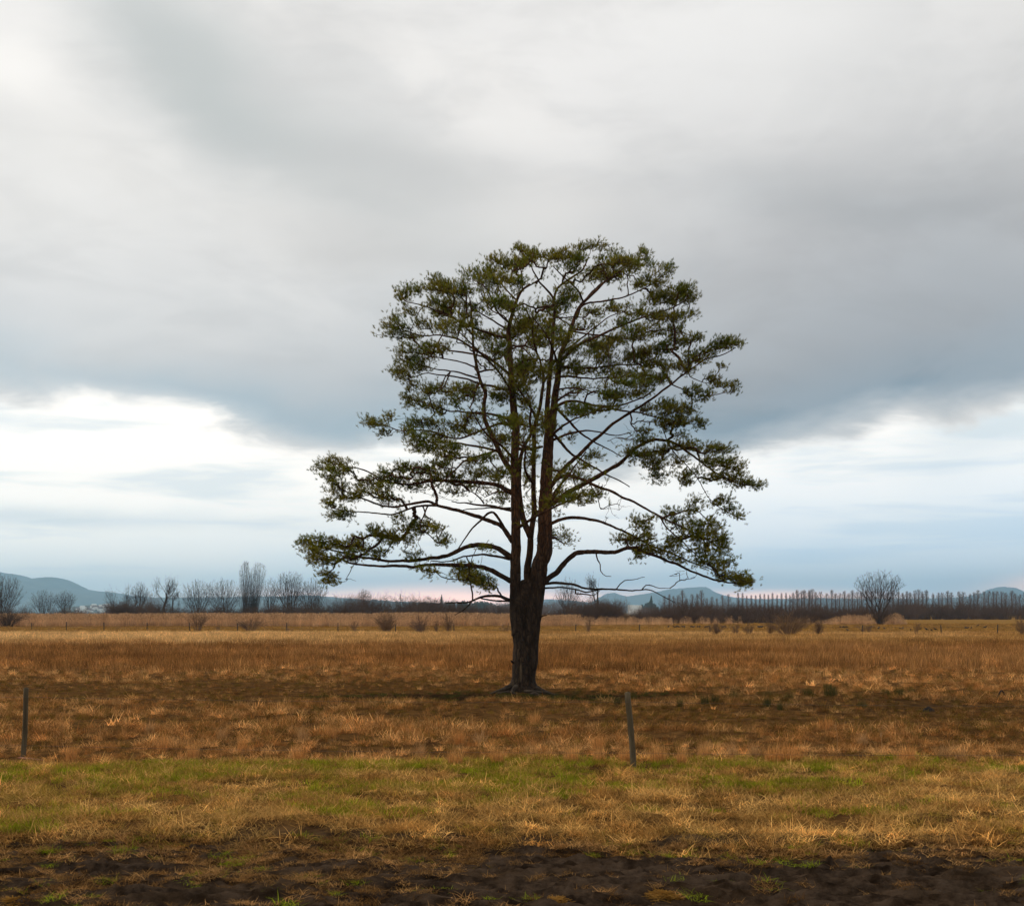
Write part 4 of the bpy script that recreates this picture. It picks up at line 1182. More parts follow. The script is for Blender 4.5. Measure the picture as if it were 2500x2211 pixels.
# ------------------------------------------------------------------ shrubs
def shrub_arrays(H, W, seed, stems=18, sub=5, thick=1.0):
    r_ = np.random.default_rng(seed)
    sm, tm = MB(), MB()
    for i in range(stems):
        a = r_.uniform(0, 2 * math.pi); t = math.sqrt(r_.uniform(0.02, 1)); hh = H * r_.uniform(0.65, 1.0) * (1 - 0.35 * t * t)
        b0 = np.array([math.cos(a) * t * W * 0.10, math.sin(a) * t * W * 0.10, -0.1])
        tipp = np.array([math.cos(a) * t * W * 0.5, math.sin(a) * t * W * 0.5, hh])
        mid = b0 * 0.5 + tipp * 0.5 + np.array([-math.cos(a) * t * W * .07, -math.sin(a) * t * W * .07, 0.04 * H]) + r_.normal(0, .02, 3) * H
        pts = spline(np.array([b0, mid, tipp]), H / 5)
        rad = np.linspace(0.011, 0.004, len(pts)) * (H / 2) ** 0.5 * 1.3 * thick
        sm.edges(pts[:-1], pts[1:], rad[:-1], rad[1:])
        k = r_.uniform(0.25, 1, sub); bp = np.array([[np.interp(q, np.linspace(0, 1, len(pts)), pts[:, j]) for j in range(3)] for q in k])
        dv = (tipp - b0) / np.linalg.norm(tipp - b0) + r_.normal(0, 0.5, (sub, 3)); dv /= np.linalg.norm(dv, axis=1, keepdims=True)
        e_ = bp + dv * H * r_.uniform(0.15, 0.4, (sub, 1))
        tm.edges(bp, e_, np.full(sub, 0.006 * thick), np.full(sub, 0.004 * thick))
        bp2 = np.repeat(bp + (e_ - bp) * 0.5, 2, 0)
        dv2 = np.repeat(dv, 2, 0) + r_.normal(0, 0.5, (sub * 2, 3)); dv2 /= np.linalg.norm(dv2, axis=1, keepdims=True)
        tm.edges(bp2, bp2 + dv2 * H * r_.uniform(0.08, 0.22, (sub * 2, 1)), np.full(sub * 2, 0.005 * thick), np.full(sub * 2, 0.0035 * thick))
    return sm, tm

def place_shrub(x, ybase, wpx, hpx, seed, label, group=None, mat=None, stems=18):
    d = dist_of(ybase); s = F / d
    X = (x - CX) / F * d
    e = empty('bare_shrub', (X, d, 0))
    sm, tm = shrub_arrays(hpx / s * 1.25, wpx / s * 1.15, seed, int(stems * 1.25), 6, 1.7)
    m = mat or MAT['shrub']
    sm.build('stems', m, e); tm.build('twigs', m, e)
    tag(e, label, 'shrub', group)
SH = 'thin bare brown shrub growing along the far wire fence'
for i, (x, yb, wp, hp, st) in enumerate([(864, 1546, 22, 26, 8), (1437, 1547, 20, 34, 8), (1797, 1552, 26, 24, 12), (1829, 1552, 30, 28, 12), (1883, 1552, 26, 26, 12), (2236, 1552, 18, 34, 5), (2114, 1550, 42, 26, 14),
                                   (1096, 1546, 32, 38, 16), (530, 1542, 16, 18, 6), (1066, 1546, 18, 24, 8), (1236, 1546, 40, 20, 14), (707, 1544, 22, 12, 8)]):
    place_shrub(x, yb, wp, hp, 300 + i, SH, 'small shrubs along the far fence', None, st)
place_shrub(483, 1540, 58, 40, 320, 'spreading bare shrub standing in front of the reeds by the twin round trees', None, None, 26)
place_shrub(612, 1540, 70, 26, 321, 'low wide brown shrub in front of the reeds below the poplar pair', None, None, 44)
place_shrub(943, 1546, 52, 42, 322, 'dense rounded brown shrub by the far fence under the mast', None, None, 44)
place_shrub(1027, 1548, 48, 38, 323, 'open twiggy shrub with a thick centre next to the dense rounded shrub', None, MAT['twig_red'], 24)
place_shrub(1749, 1553, 34, 28, 324, 'dark upright tuft of stems hiding a far fence post', None, MAT['shrub'], 26)
place_shrub(1926, 1553, 104, 46, 325, 'large rounded straw coloured shrub by the far fence', None, None, 60)
place_shrub(1998, 1553, 24, 32, 326, 'narrow upright shrub beside the large rounded one', None, MAT['shrub'], 20)
place_shrub(2496, 1556, 34, 42, 327, 'twiggy shrub where the far fence leaves the meadow', None, None, 18)
place_shrub(18, 1530, 90, 34, 328, 'dark bushy thicket at the foot of the tree ending the reed bed', None, MAT['scrub'], 70)
place_shrub(2150, 1524, 70, 32, 329, 'dark bush at the foot of the lone many stemmed tree', None, MAT['scrub'], 70)
place_shrub(1155, 1526, 60, 28, 331, 'brownish bush standing in the reeds beside the pine trunk', None, MAT['scrub'], 50)

# conifers
def conifer_arrays(seed, layers=9, r=0.2):
    r_ = np.random.default_rng(seed); mb = MB()
    mb.tube(np.array([[0, 0, -0.05], [0, 0, 0.5], [0, 0, 1.0]]), [0.02, 0.014, 0.003], 5)
    for i in range(layers):
        z = 0.12 + 0.85 * i / layers
        rr = r * (1 - z) ** 0.8 + 0.02
        k = 11
        a = np.arange(k) / k * 2 * math.pi + r_.uniform(0, 1)
        ro = rr * r_.uniform(0.6, 1.15, k)
        V_ = np.concatenate([[[0, 0, z + 0.13]], np.stack([np.cos(a) * ro, np.sin(a) * ro, z - r_.uniform(0, 0.05, k)], 1)])
        mb.add(V_, [(0, 1 + j, 1 + (j + 1) % k) for j in range(k)])
    return mb
cr = np.random.default_rng(3)
mbw = MB()
cps = [conifer_arrays(s, 8, 0.24).arrays() for s in range(5)]
for _ in range(150):
    x = cr.uniform(985, 1260); d = cr.uniform(1350, 1600)
    top = np.interp(x, [985, 1000, 1020, 1060, 1130, 1190, 1215, 1262], [1484, 1470, 1468, 1469, 1464, 1466, 1476, 1482]) + cr.uniform(-1, 6)
    Hh = (HY - top) / F * d + HC
    V_, Tt, _ = cps[cr.integers(5)]
    mbw.add(V_ * np.array([Hh * 1.15, Hh * 1.15, Hh]) + np.array([(x - CX) / F * d, d, 0]), Tt)
for _ in range(46):
    x = cr.uniform(1552, 1606); d = cr.uniform(1350, 1500)
    top = np.interp(x, [1552, 1570, 1590, 1606], [1482, 1472, 1465, 1480]) + cr.uniform(-1, 5)
    Hh = (HY - top) / F * d + HC
    V_, Tt, _ = cps[cr.integers(5)]
    mbw.add(V_ * np.array([Hh * 1.1, Hh * 1.1, Hh]) + np.array([(x - CX) / F * d, d, 0]), Tt)
tag(mbw.build('conifer_wood', MAT['conifer']), 'dark bluish conifer wood far behind the pine', 'wood', kind='stuff')
def lone_spruce(x, ytop, d, seed, label):
    Hh = (HY - ytop) / F * d + HC
    e = empty('spruce_tree', ((x - CX) / F * d, d, 0)); e.scale = (Hh * 0.9, Hh * 0.9, Hh)
    r_ = MB(); r_.tube(np.array([[0, 0, -0.02], [0, 0, 0.3], [0, 0, 0.9]]), [0.02, 0.015, 0.004], 5)
    r_.build('trunk', MAT['twig'], e); conifer_arrays(seed, 12, 0.2).build('crown', MAT['conifer'], e)
    tag(e, label, 'tree')
lone_spruce(1078, 1451, 1300, 61, 'pointed spruce standing above the conifer wood')
lone_spruce(1590, 1453, 1300, 62, 'tall spruce standing above the dark grove by the white sheds')

# mast
Xm = (977 - CX) / F * 900
mm = empty('radio_mast', (Xm, 900, 0))
mb = MB(); mb.tube(np.array([[0, 0, -1], [0, 0, 10], [0, 0, HC + (HY - 1448) / F * 900]]), [0.35, 0.28, 0.15], 6); mb.build('pole', MAT['mast'], mm)
mb = MB(); mb.box((-0.7, -0.7, -0.5), (0.7, 0.7, 0.3)); mb.build('base_block', MAT['mast'], mm)
tag(mm, 'thin dark mast against the pink sky above the scrub', 'mast')

# ------------------------------------------------------------------ village and sheds
hm_w = MB(); hm_w.box((-5.5, -4, -2), (5.5, 4, 5.2))
hm_w.add([(-5.5, -4, 5.2), (-5.5, 4, 5.2), (-5.5, 0, 8.6), (5.5, -4, 5.2), (5.5, 4, 5.2), (5.5, 0, 8.6)], [(0, 2, 1), (3, 4, 5)])
hm_r = MB()
for s in (-1, 1):
    hm_r.add([(-6, s * 4.6, 4.8), (6, s * 4.6, 4.8), (6, 0, 8.75), (-6, 0, 8.75), (-6, s * 4.6, 5.1), (6, s * 4.6, 5.1), (6, 0, 9.05), (-6, 0, 9.05)],
             [(0, 1, 2), (0, 2, 3), (4, 5, 6), (4, 6, 7), (0, 1, 5), (0, 5, 4), (0, 3, 7), (0, 7, 4), (1, 2, 6), (1, 6, 5)])
hw_me, hr_me, hr_pale = hm_w.mesh('wall'), hm_r.mesh('roof'), hm_r.mesh('roof')
hw_me.materials.append(MAT['white_wall']); hr_me.materials.append(MAT['roof']); hr_pale.materials.append(MAT['lit_roof'])
hr_ = random.Random(4)
for i in range(46):
    x = 186 + 88 * hr_.random()
    y = np.interp(x, [186, 205, 232, 262, 274], [1484, 1481, 1477, 1476, 1480]) + hr_.random() ** 1.3 * 15
    d = 3000 + (1495 - y) * 13 + hr_.uniform(-50, 50)
    z = HC + (HY - y) / F * d - 4
    e = empty('village_house', ((x - CX) / F * d, d, max(-0.5, z)), hr_.uniform(-0.9, 0.9))
    s = hr_.uniform(0.7, 1.05); e.scale = (s, s, s)
    link('wall', hw_me, None, e)
    dark = hr_.random() < 0.55
    link('roof', hr_me if dark else hr_pale, None, e)
    tag(e, 'small white house with a %s roof in the village at the foot of the hill' % ('brown' if dark else 'pale'), 'house', 'village houses with %s roofs' % ('brown' if dark else 'pale'))
# gentle slope that carries the village
vs_x = np.linspace(150, 310, 30); rows = np.linspace(2880, 3430, 14)
V = []
for d in rows:
    for x in vs_x:
        yy_ = np.interp((d - 2880) / 550, [0, 1], [1496.5, 1474]) + 6 * ((x - 230) / 70) ** 2 * (d - 2880) / 550
        V.append([(x - CX) / F * d, d, HC + (HY - yy_) / F * d - 3.6 - (2 if d < 2890 else 0)])
n = len(vs_x); ii = (np.arange(len(rows) - 1)[:, None] * n + np.arange(n - 1)[None]).ravel()
tag(link('village_slope', make_mesh('village_slope', np.array(V), np.stack([ii, ii + 1, ii + n + 1, ii + n], 1), True), MAT['hill']), 'slope under the village', kind='structure')
for i, (x, y, s) in enumerate([(1540, 1476.5, 0.55), (1550, 1479, 0.65), (1560, 1477, 0.5)]):
    d = 1250 + i * 12
    e = empty('white_shed', ((x - CX) / F * d, d, 0), 0.2 * i)
    e.scale = (s, s, 1.15)
    w_ = link('wall', hw_me, None, e); link('roof', hr_pale, None, e)
    tag(e, 'small white shed with pale roof by the dark grove beside the pine', 'shed', 'white sheds by the grove')

# ------------------------------------------------------------------ far fence
ff = empty('wire_fence', ((163 - CX) / F * 150, 150, 0))
ffl = np.array(ff.location)
posts = [(-6, 1536), (78, 1537), (162, 1538), (254, 1539), (359, 1540), (463, 1540.5), (580, 1541.5), (699, 1542), (825, 1544), (966, 1545), (1109, 1545.5), (1258, 1546), (1405, 1546), (1561, 1547), (1734, 1549), (1917, 1550), (2104, 1550.5), (2298, 1551), (2435, 1551.5), (2600, 1552)]
tops = []
fr = random.Random(2)
for x, yb in posts:
    d = dist_of(yb); X = (x - CX) / F * d
    mb = MB(); hh = fr.uniform(0.95, 1.2); lx = fr.uniform(-0.07, 0.07)
    mb.tube(np.array([[X, d, -0.2], [X + lx / 2, d, hh / 2], [X + lx, d, hh]]) - ffl, 0.06, 6)
    mb.build('post', MAT['post_dark'], ff)
    tops.append(np.array([X + lx * 0.8, d, hh]))
for hh in (0.42, 0.92):
    pts = []
    for a, b_ in zip(tops[:-1], tops[1:]):
        for t in (0, 0.33, 0.66):
            q = a + (b_ - a) * t; pts.append([q[0], q[1] - 0.07, min(q[2], 1) * hh - (0.03 if t else 0)])
    pts.append([tops[-1][0], tops[-1][1] - 0.07, hh])
    mb = MB(); pts = np.array(pts) - ffl
    mb.edges(pts[:-1], pts[1:], np.full(len(pts) - 1, 0.007), np.full(len(pts) - 1, 0.007)); mb.build('wire', MAT['wire'], ff)
tag(ff, 'low far wire fence with short dark posts crossing the meadow', 'fence')

# near fence: two visible leaning posts and two thin wires
nf_ = empty('wire_fence', (0.0, 19.5, 0.0)); nfl = np.array(nf_.location)
npost = [(-1340, 1846, -1325, 1690, 0.045), (54, 1846, 64, 1679, 0.043), (1549, 1868, 1531, 1690, 0.048), (2950, 1872, 2940, 1700, 0.045)]
ptop = []
for i, (xb, yb, xt, yt, r) in enumerate(npost):
    d = dist_of(yb); b0 = P(xb, yb, d); t0 = P(xt, yt, d)
    b0[2] = float(gz(b0[0], b0[1])) - 0.25
    pts = spline(np.array([b0, (b0 + t0) / 2 + np.array([0.012, 0, 0]), t0]), 0.12)
    mb = MB(); mb.tube(pts - nfl, np.linspace(r * 1.02, r * 0.92, len(pts)), 12, rough=0.09, seed=i)
    o = mb.build('post', MAT['post'], nf_, True)
    o['label'] = ['weathered post', 'grey wooden post leaning over at the grass edge', 'mossy wooden post leaning beside rusty tussocks', 'weathered post'][i]
    ptop.append((b0, t0))
for fr_ in (0.34, 0.90):
    pts = np.array([b0 + (t0 - b0) * fr_ for b0, t0 in ptop])
    pts[:, 1] -= 0.062
    dense = []
    for a, b_ in zip(pts[:-1], pts[1:]):
        for t in np.arange(8) / 8:
            dense.append(a + (b_ - a) * t + np.array([0, 0, -0.12 * t * (1 - t)]))
    dense.append(pts[-1]); dense = np.array(dense)
    mb = MB(); mb.edges(dense[:-1] - nfl, dense[1:] - nfl, np.full(len(dense) - 1, 0.0022), np.full(len(dense) - 1, 0.0022)); mb.build('wire', MAT['wire'], nf_)
tag(nf_, 'near fence of thin wire on leaning weathered posts at the grass edge', 'fence')

# ------------------------------------------------------------------ crows
def crow_mesh():
    mb = MB()
    sp_ = np.array([[-0.26, 0, 0.13], [-0.16, 0, 0.16], [-0.06, 0, 0.19], [0.04, 0, 0.215], [0.12, 0, 0.245], [0.165, 0, 0.28], [0.20, 0, 0.305], [0.235, 0, 0.30], [0.28, 0, 0.29]])
    mb.tube(sp_, [0.028, 0.042, 0.075, 0.085, 0.07, 0.047, 0.045, 0.026, 0.006], 10)
    return mb.mesh('crow', True)
crow_me = crow_mesh(); crow_me.materials.append(MAT['crow'])
lg = MB()
lg.tube(np.array([[0, 0, 0.15], [-0.012, 0, 0.07], [0.0, 0, 0.0], [0.035, 0, 0.0]]), [0.014, 0.008, 0.007, 0.006], 5)
leg_me = lg.mesh('leg'); leg_me.materials.append(MAT['crow'])
def zz3(x): return 1250 + x / 3.1446
def zz4(x): return 1850 + x / 3.1446
def yy4(y): return 1340 + y / 3.1446
crows = [(zz3(x), yy4(606)) for x in (1200, 1246, 1262, 1276, 1312, 1325, 1372, 1384, 1398, 1424, 1440, 1484, 1500, 1516, 1620, 1640)] + \
        [(zz3(1900), yy4(606)), (zz3(1920), yy4(606))] + \
        [(zz4(x), yy4(y)) for x, y in [(10, 608), (30, 608), (635, 609), (655, 609), (672, 609), (686, 608), (690, 632), (865, 607), (928, 617), (973, 619), (1098, 621), (1115, 621), (1175, 628), (1250, 621), (1296, 628), (1335, 635), (1365, 627), (1595, 615), (1612, 615), (1638, 615), (1688, 596), (1745, 610)]]
wr = random.Random(6)
for x, y in crows:
    d = dist_of(y); X = (x - CX) / F * d
    e = empty('crow', (X, d, float(gz(X, d)) + 0.0), wr.uniform(0, 6.28))
    s = wr.uniform(1.0, 1.25); e.scale = (s, s, s)
    link('body', crow_me, None, e)
    for sy in (-0.035, 0.035):
        l = link('leg', leg_me, None, e); l.location = (0.02, sy, 0.005)
    tag(e, 'small black crow feeding on the mown meadow behind the far fence', 'crow', 'crows on the meadow')

# ------------------------------------------------------------------ tufts and blades
def blades(n, lmin, lmax, wid, spread, lean, droop, seed, seg=3, lie=0.0, stiff=0.0):
    """bunch of curved blades; returns V, T, shade"""
    r_ = np.random.default_rng(seed)
    az_ = r_.uniform(0, 2 * math.pi, n)
    L = r_.uniform(lmin, lmax, n)
    rr = np.sqrt(r_.uniform(0, 1, n)) * spread
    a2 = r_.uniform(0, 2 * math.pi, n)
    base = np.stack([np.cos(a2) * rr, np.sin(a2) * rr, np.full(n, -0.03)], 1)
    th0 = np.abs(r_.normal(0, lean, n)) + lie * r_.uniform(0.5, 1, n)
    bend = r_.uniform(0.3, 1, n) * droop
    pts = [base]
    p = base.copy()
    for s in range(seg):
        th = np.minimum(th0 + bend * (s + 0.3) / seg, 1.75)
        st = np.stack([np.cos(az_) * np.sin(th), np.sin(az_) * np.sin(th), np.cos(th)], 1) * (L / seg)[:, None]
        p = p + st; p[:, 2] = np.maximum(p[:, 2], 0.004 + 0.01 * r_.uniform(size=n))
        pts.append(p.copy())
    side = np.stack([-np.sin(az_ + r_.uniform(-.6, .6, n)), np.cos(az_ + r_.uniform(-.6, .6, n)), np.zeros(n)], 1)
    ws = wid * r_.uniform(0.7, 1.3, n)
    V_ = []
    for s in range(seg):
        ww = ws * (1 - 0.75 * (s / seg) ** 1.5)
        V_ += [pts[s] - side * ww[:, None] / 2, pts[s] + side * ww[:, None] / 2]
    V_.append(pts[seg])
    V_ = np.stack(V_, 1)
    k = 2 * seg + 1
    b0 = (np.arange(n) * k)[:, None]
    T = []
    for s in range(seg - 1):
        T += [b0 + np.array([[2 * s, 2 * s + 1, 2 * s + 3]]), b0 + np.array([[2 * s, 2 * s + 3, 2 * s + 2]])]
    T.append(b0 + np.array([[2 * seg - 2, 2 * seg - 1, 2 * seg]]))
    sh = np.repeat(r_.uniform(0.45, 1.55, n), k)
    return V_.reshape(-1, 3), np.concatenate(T), sh

def proto_coll(name, metas, mat):
    c_ = bpy.data.collections.new(name)
    for i, (V_, T, sh) in enumerate(metas):
        me = make_mesh('%s_%02d' % (name, i), V_, T, False, sh)
        me.materials.append(mat)
        o = bpy.data.objects.new('%s_%02d' % (name, i), me)
        c_.objects.link(o)
    return c_

def scatter(name, label, cat, pts, rz, scl, tint, vid, coll, tilt=0.12):
    n = len(pts)
    me = bpy.data.meshes.new(name)
    me.vertices.add(n)
    me.vertices.foreach_set('co', np.ascontiguousarray(pts, dtype=np.float32).ravel())
    rot = np.stack([rng.normal(0, tilt, n), rng.normal(0, tilt, n), rz], 1)
    for nm, typ, fld, arr in (('rot', 'FLOAT_VECTOR', 'vector', rot), ('scl', 'FLOAT_VECTOR', 'vector', scl), ('vid', 'INT', 'value', vid)):
        a = me.attributes.new(nm, typ, 'POINT')
        a.data.foreach_set(fld, np.ascontiguousarray(arr, dtype=np.int32 if typ == 'INT' else np.float32).ravel())
    a = me.attributes.new('tint', 'FLOAT_COLOR', 'POINT')
    a.data.foreach_set('color', np.ascontiguousarray(np.concatenate([tint, np.ones((n, 1))], 1), dtype=np.float32).ravel())
    o = link(name, me)
    ng = bpy.data.node_groups.new(name + '_scatter', 'GeometryNodeTree')
    ng.interface.new_socket('Geometry', in_out='INPUT', socket_type='NodeSocketGeometry')
    ng.interface.new_socket('Geometry', in_out='OUTPUT', socket_type='NodeSocketGeometry')
    gi, go = ng.nodes.new('NodeGroupInput'), ng.nodes.new('NodeGroupOutput')
    ci = ng.nodes.new('GeometryNodeCollectionInfo')
    ci.inputs['Collection'].default_value = coll
    ci.inputs['Separate Children'].default_value = True
    ci.inputs['Reset Children'].default_value = True
    ip = ng.nodes.new('GeometryNodeInstanceOnPoints')
    ip.inputs['Pick Instance'].default_value = True
    def na(nm, dt):
        q = ng.nodes.new('GeometryNodeInputNamedAttribute'); q.data_type = dt
        q.inputs['Name'].default_value = nm
        return q.outputs['Attribute']
    L = ng.links.new
    L(gi.outputs[0], ip.inputs['Points'])
    L(ci.outputs[0], ip.inputs['Instance'])
    L(na('vid', 'INT'), ip.inputs['Instance Index'])
    e2r = ng.nodes.new('FunctionNodeEulerToRotation')
    L(na('rot', 'FLOAT_VECTOR'), e2r.inputs[0])
    L(e2r.outputs[0], ip.inputs['Rotation'])
    L(na('scl', 'FLOAT_VECTOR'), ip.inputs['Scale'])
    L(ip.outputs[0], go.inputs[0])
    md = o.modifiers.new('scatter', 'NODES')
    md.node_group = ng
    return tag(o, label, cat, kind='stuff')

def field_points(d0, d1, n, pad=1.35, bias=0.0):
    """random ground points between two distances, spread over the visible wedge and a bit beyond"""
    # uniform in area over the wedge
    dm = (d0 + d1) / 2
    n = int(n * (1250 / F * dm * pad + 3.0) / (1250 / F * dm * 1.12 + 1.0))      # same density over the wider strip
    u = rng.uniform(0, 1, n)
    d = np.sqrt(d0 * d0 + u * (d1 * d1 - d0 * d0)) if bias == 0 else d0 * (d1 / d0) ** u
    x = rng.uniform(-1, 1, n) * (1250 / F * d * pad + 3.0)
    return x, d

def mixc(a, b_, t):
    return np.asarray(a)[None] * (1 - t[:, None]) + np.asarray(b_)[None] * t[:, None]

def bright(n, s=0.18):
    return np.exp(rng.normal(0, s, n))[:, None]

STRAW, BROWN, RUST, DARK, GREEN, OLIVE, PALE = (0.47, 0.262, 0.098), (0.285, 0.138, 0.044), (0.33, 0.142, 0.040), (0.10, 0.045, 0.012), (0.215, 0.255, 0.012), (0.30, 0.22, 0.024), (0.74, 0.46, 0.19)

mat_straw = proto_coll('straw_mat', [blades(54, 0.06, 0.24, 0.0062, 0.15, 0.45, 0.9, s, 3, 1.0) for s in range(4)], MAT['grass'])
mat_tuss = proto_coll('brown_tuft', [blades(38, 0.14, 0.40, 0.0085, 0.13, 0.55, 1.5, 20 + s, 3, 0.35) for s in range(4)], MAT['grass'])
mat_green = proto_coll('green_tuft', [blades(44, 0.05, 0.14, 0.006, 0.11, 0.5, 0.8, 40 + s, 3, 0.15) for s in range(3)], MAT['grass'])
mat_stalk = proto_coll('stalk_tuft', [blades(26, 0.18, 0.62, 0.012, 0.34, 0.34, 0.6, 60 + s, 2, 0.0) for s in range(3)], MAT['grass'])
mat_far = proto_coll('far_tuft', [blades(40, 0.25, 0.62, 0.016, 0.50, 0.35, 0.8, 80 + s, 3, 0.0) for s in range(4)], MAT['grass'])
def reed_proto(seed):
    V_, T, sh = blades(26, 1.1, 2.45, 0.02, 0.75, 0.08, 0.25, seed, 3)
    r_ = np.random.default_rng(seed + 5)
    V2, T2, s2 = blades(60, 0.6, 1.3, 0.026, 0.6, 0.35, 0.7, seed + 1, 3)
    # plumes
    V3, T3, s3 = blades(34, 0.22, 0.36, 0.06, 0.55, 0.3, 0.6, seed + 2, 2)
    V3 = V3 + np.repeat(np.stack([r_.normal(0, .05, 34), r_.normal(0, .05, 34), r_.uniform(1.2, 2.2, 34)], 1), 5, 0)
    return (np.concatenate([V_, V2, V3]), np.concatenate([T, T2 + len(V_), T3 + len(V_) + len(V2)]), np.concatenate([sh, s2 * 0.9, s3 * 0.8]))
mat_reed = proto_coll('reed_tuft', [reed_proto(100 + 7 * s) for s in range(4)], MAT['reed'])

def put(name, label, cat, x, d, size, tint, coll, nvar, zsc=None, tilt=0.12, zoff=0.0):
    n = len(x)
    pts = np.stack([x, d, gz(x, d) + zoff], 1)
    s = np.asarray(size) * np.ones(n)
    scl = np.stack([s, s, s * (1 if zsc is None else zsc)], 1)
    return scatter(name, label, cat, pts, rng.uniform(0, 6.28, n), scl, tint, rng.integers(0, nvar, n), coll, tilt)

# ------------------------------------------------------------------ scrub and woods nobody could count
def thicket(name, label, spans, mat, seed, cat='scrub', variants=10, stems=26):
    r_ = np.random.default_rng(seed)
    pro = []
    for v in range(variants):
        a, b_ = shrub_arrays(3.0, 3.6, seed * 10 + v, stems, 4)
        va, ta, _ = a.arrays(); vb, tb, _ = b_.arrays()
        pro.append((np.concatenate([va, vb]), np.concatenate([ta, tb + len(va)]), np.ones(len(va) + len(vb))))
    pc = proto_coll(name + '_shrub', pro, mat)
    pts, scl = [], []
    for (x0, x1, d0, d1, hpx0, hpx1, n) in spans:
        for _ in range(n):
            d = r_.uniform(d0, d1)
            x = x0 + (x1 - x0) * r_.uniform()
            hm = (hpx0 + (hpx1 - hpx0) * (r_.uniform(-0.5, 0.8) + 1.1 * (float(fbm(x * 0.022, seed * 1.0, 3, seed)) - 0.4))) / F * d
            sw = hm / 3.0 * r_.uniform(0.9, 1.5)
            pts.append([(x - CX) / F * d, d, 0.0]); scl.append([sw, sw, hm / 3.0])
    n = len(pts)
    return scatter(name, label, cat, np.array(pts), r_.uniform(0, 6.28, n), np.array(scl), np.full((n, 3), 0.5), r_.integers(0, variants, n), pc, 0.03)
thicket('scrub_belt', 'dark leafless scrub behind the reed bed', [(-520, 60, 300, 340, 30, 52, 90), (60, 200, 300, 330, 26, 40, 26), (180, 285, 300, 330, 24, 34, 18), (268, 330, 285, 300, 46, 58, 18), (330, 450, 295, 320, 34, 54, 30), (440, 640, 300, 330, 30, 46, 54), (620, 800, 300, 330, 34, 52, 54),
                                                         (780, 1160, 300, 330, 38, 66, 100), (1100, 1260, 330, 400, 34, 44, 34)], MAT['scrub'], 41)
thicket('dark_hedge', 'dark dense hedge of scrub behind the meadow', [(1320, 1420, 300, 330, 26, 36, 26), (1400, 1500, 262, 285, 52, 66, 34), (1480, 1640, 262, 290, 26, 44, 60), (1620, 1960, 262, 300, 30, 60, 130), (1940, 2120, 268, 300, 34, 52, 64),
                                                         (2180, 3000, 400, 450, 20, 42, 300), (1960, 3000, 430, 520, 26, 50, 150)], MAT['scrub'], 42)
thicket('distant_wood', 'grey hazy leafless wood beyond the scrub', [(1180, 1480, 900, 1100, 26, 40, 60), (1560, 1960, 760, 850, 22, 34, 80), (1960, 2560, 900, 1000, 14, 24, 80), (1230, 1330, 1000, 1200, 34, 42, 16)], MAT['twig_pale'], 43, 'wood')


# A. matted straw and grass between the mud and the fence line
x, d = field_points(11.6, 19.6, 13000)
keep = (d > edge_y(x) - 0.3 + rng.exponential(0.35, len(x))) & (fbm(x * 3.4, d * 3.6, 3, 64) + rng.normal(0, 0.07, len(x)) > 0.43)
x, d = x[keep], d[keep]
g = fbm(x * 0.5, d * 0.8, 4, 61)
t = np.clip((fbm(x * 2.4, d * 3.0, 3, 62) - 0.3) / 0.4, 0, 1)
tint = mixc((0.60, 0.36, 0.115), (0.36, 0.185, 0.05), t) * bright(len(x), 0.42)
ol = (rng.random(len(x)) < np.clip((g - 0.46) * 4, 0.05, 0.6) * np.clip((d - 12.5) / 3.5, 0.2, 1))
tint[ol] = (mixc(OLIVE, STRAW, rng.uniform(0, 0.6, ol.sum())) * bright(ol.sum(), 0.2))
put('straw_grass', 'matted dry straw grass between the mud and the fence line', 'grass', x, d, rng.uniform(0.65, 1.2, len(x)), tint, mat_straw, 4, tilt=0.18)
# green grass patches
x, d = field_points(12.3, 19.6, 9000)
g = fbm(x * 0.55, d * 0.9, 4, 61) + 0.165 * np.exp(-((d - 18.4) / 1.3) ** 2) * (0.75 + 0.35 * np.clip((2 - x) / 5, -0.5, 1)) + rng.normal(0, 0.05, len(x)) - 0.08 * np.clip((14 - d) / 1.5, 0, 1)
keep = (g > 0.60) & (d > edge_y(x) + 0.2)
x, d = x[keep], d[keep]
tint = mixc(GREEN, OLIVE, rng.uniform(0, 0.75, len(x)) ** 1.3) * bright(len(x), 0.25)
put('green_grass', 'short fresh green grass growing through the straw', 'grass', x, d, rng.uniform(0.7, 1.25, len(x)), tint, mat_green, 3)
# B. sparse litter and weeds on the mud: denser on the side away from the right-hand ridges
x, d = field_points(9.6, 13.2, 11000)
edge_n = np.clip((d - (edge_y(x) - 1.0)) / 1.0, 0, 1)
pl = 0.07 + 0.75 * edge_n ** 1.5 + 0.75 * np.clip((0.3 - x) / 2.0, 0, 1) * np.clip((d - 9.6) / 2.2, 0.25, 1)
keep = (rng.random(len(x)) < pl * np.clip((fbm(x * 1.3, d * 2.5, 3, 71) - 0.25) * 2.6, 0.05, 1)) & (d < edge_y(x) + 0.2)
x, d = x[keep], d[keep]
tint = mixc(STRAW, DARK, rng.uniform(0.2, 0.95, len(x))) * bright(len(x), 0.35)
gsel = rng.random(len(x)) < 0.07
tint[gsel] = np.array(GREEN) * bright(gsel.sum(), 0.25)
pts = np.stack([x, d, np.maximum(mud_h(x, d), gz(x, d)) + 0.01], 1)
scatter('straw_litter', 'sparse trampled straw and weeds on the mud', 'grass', pts, rng.uniform(0, 6.28, len(x)), np.repeat(rng.uniform(0.35, 0.85, len(x))[:, None], 3, 1) * np.array([1, 1, 0.7]), tint, rng.integers(0, 4, len(x)), mat_straw, 0.1)
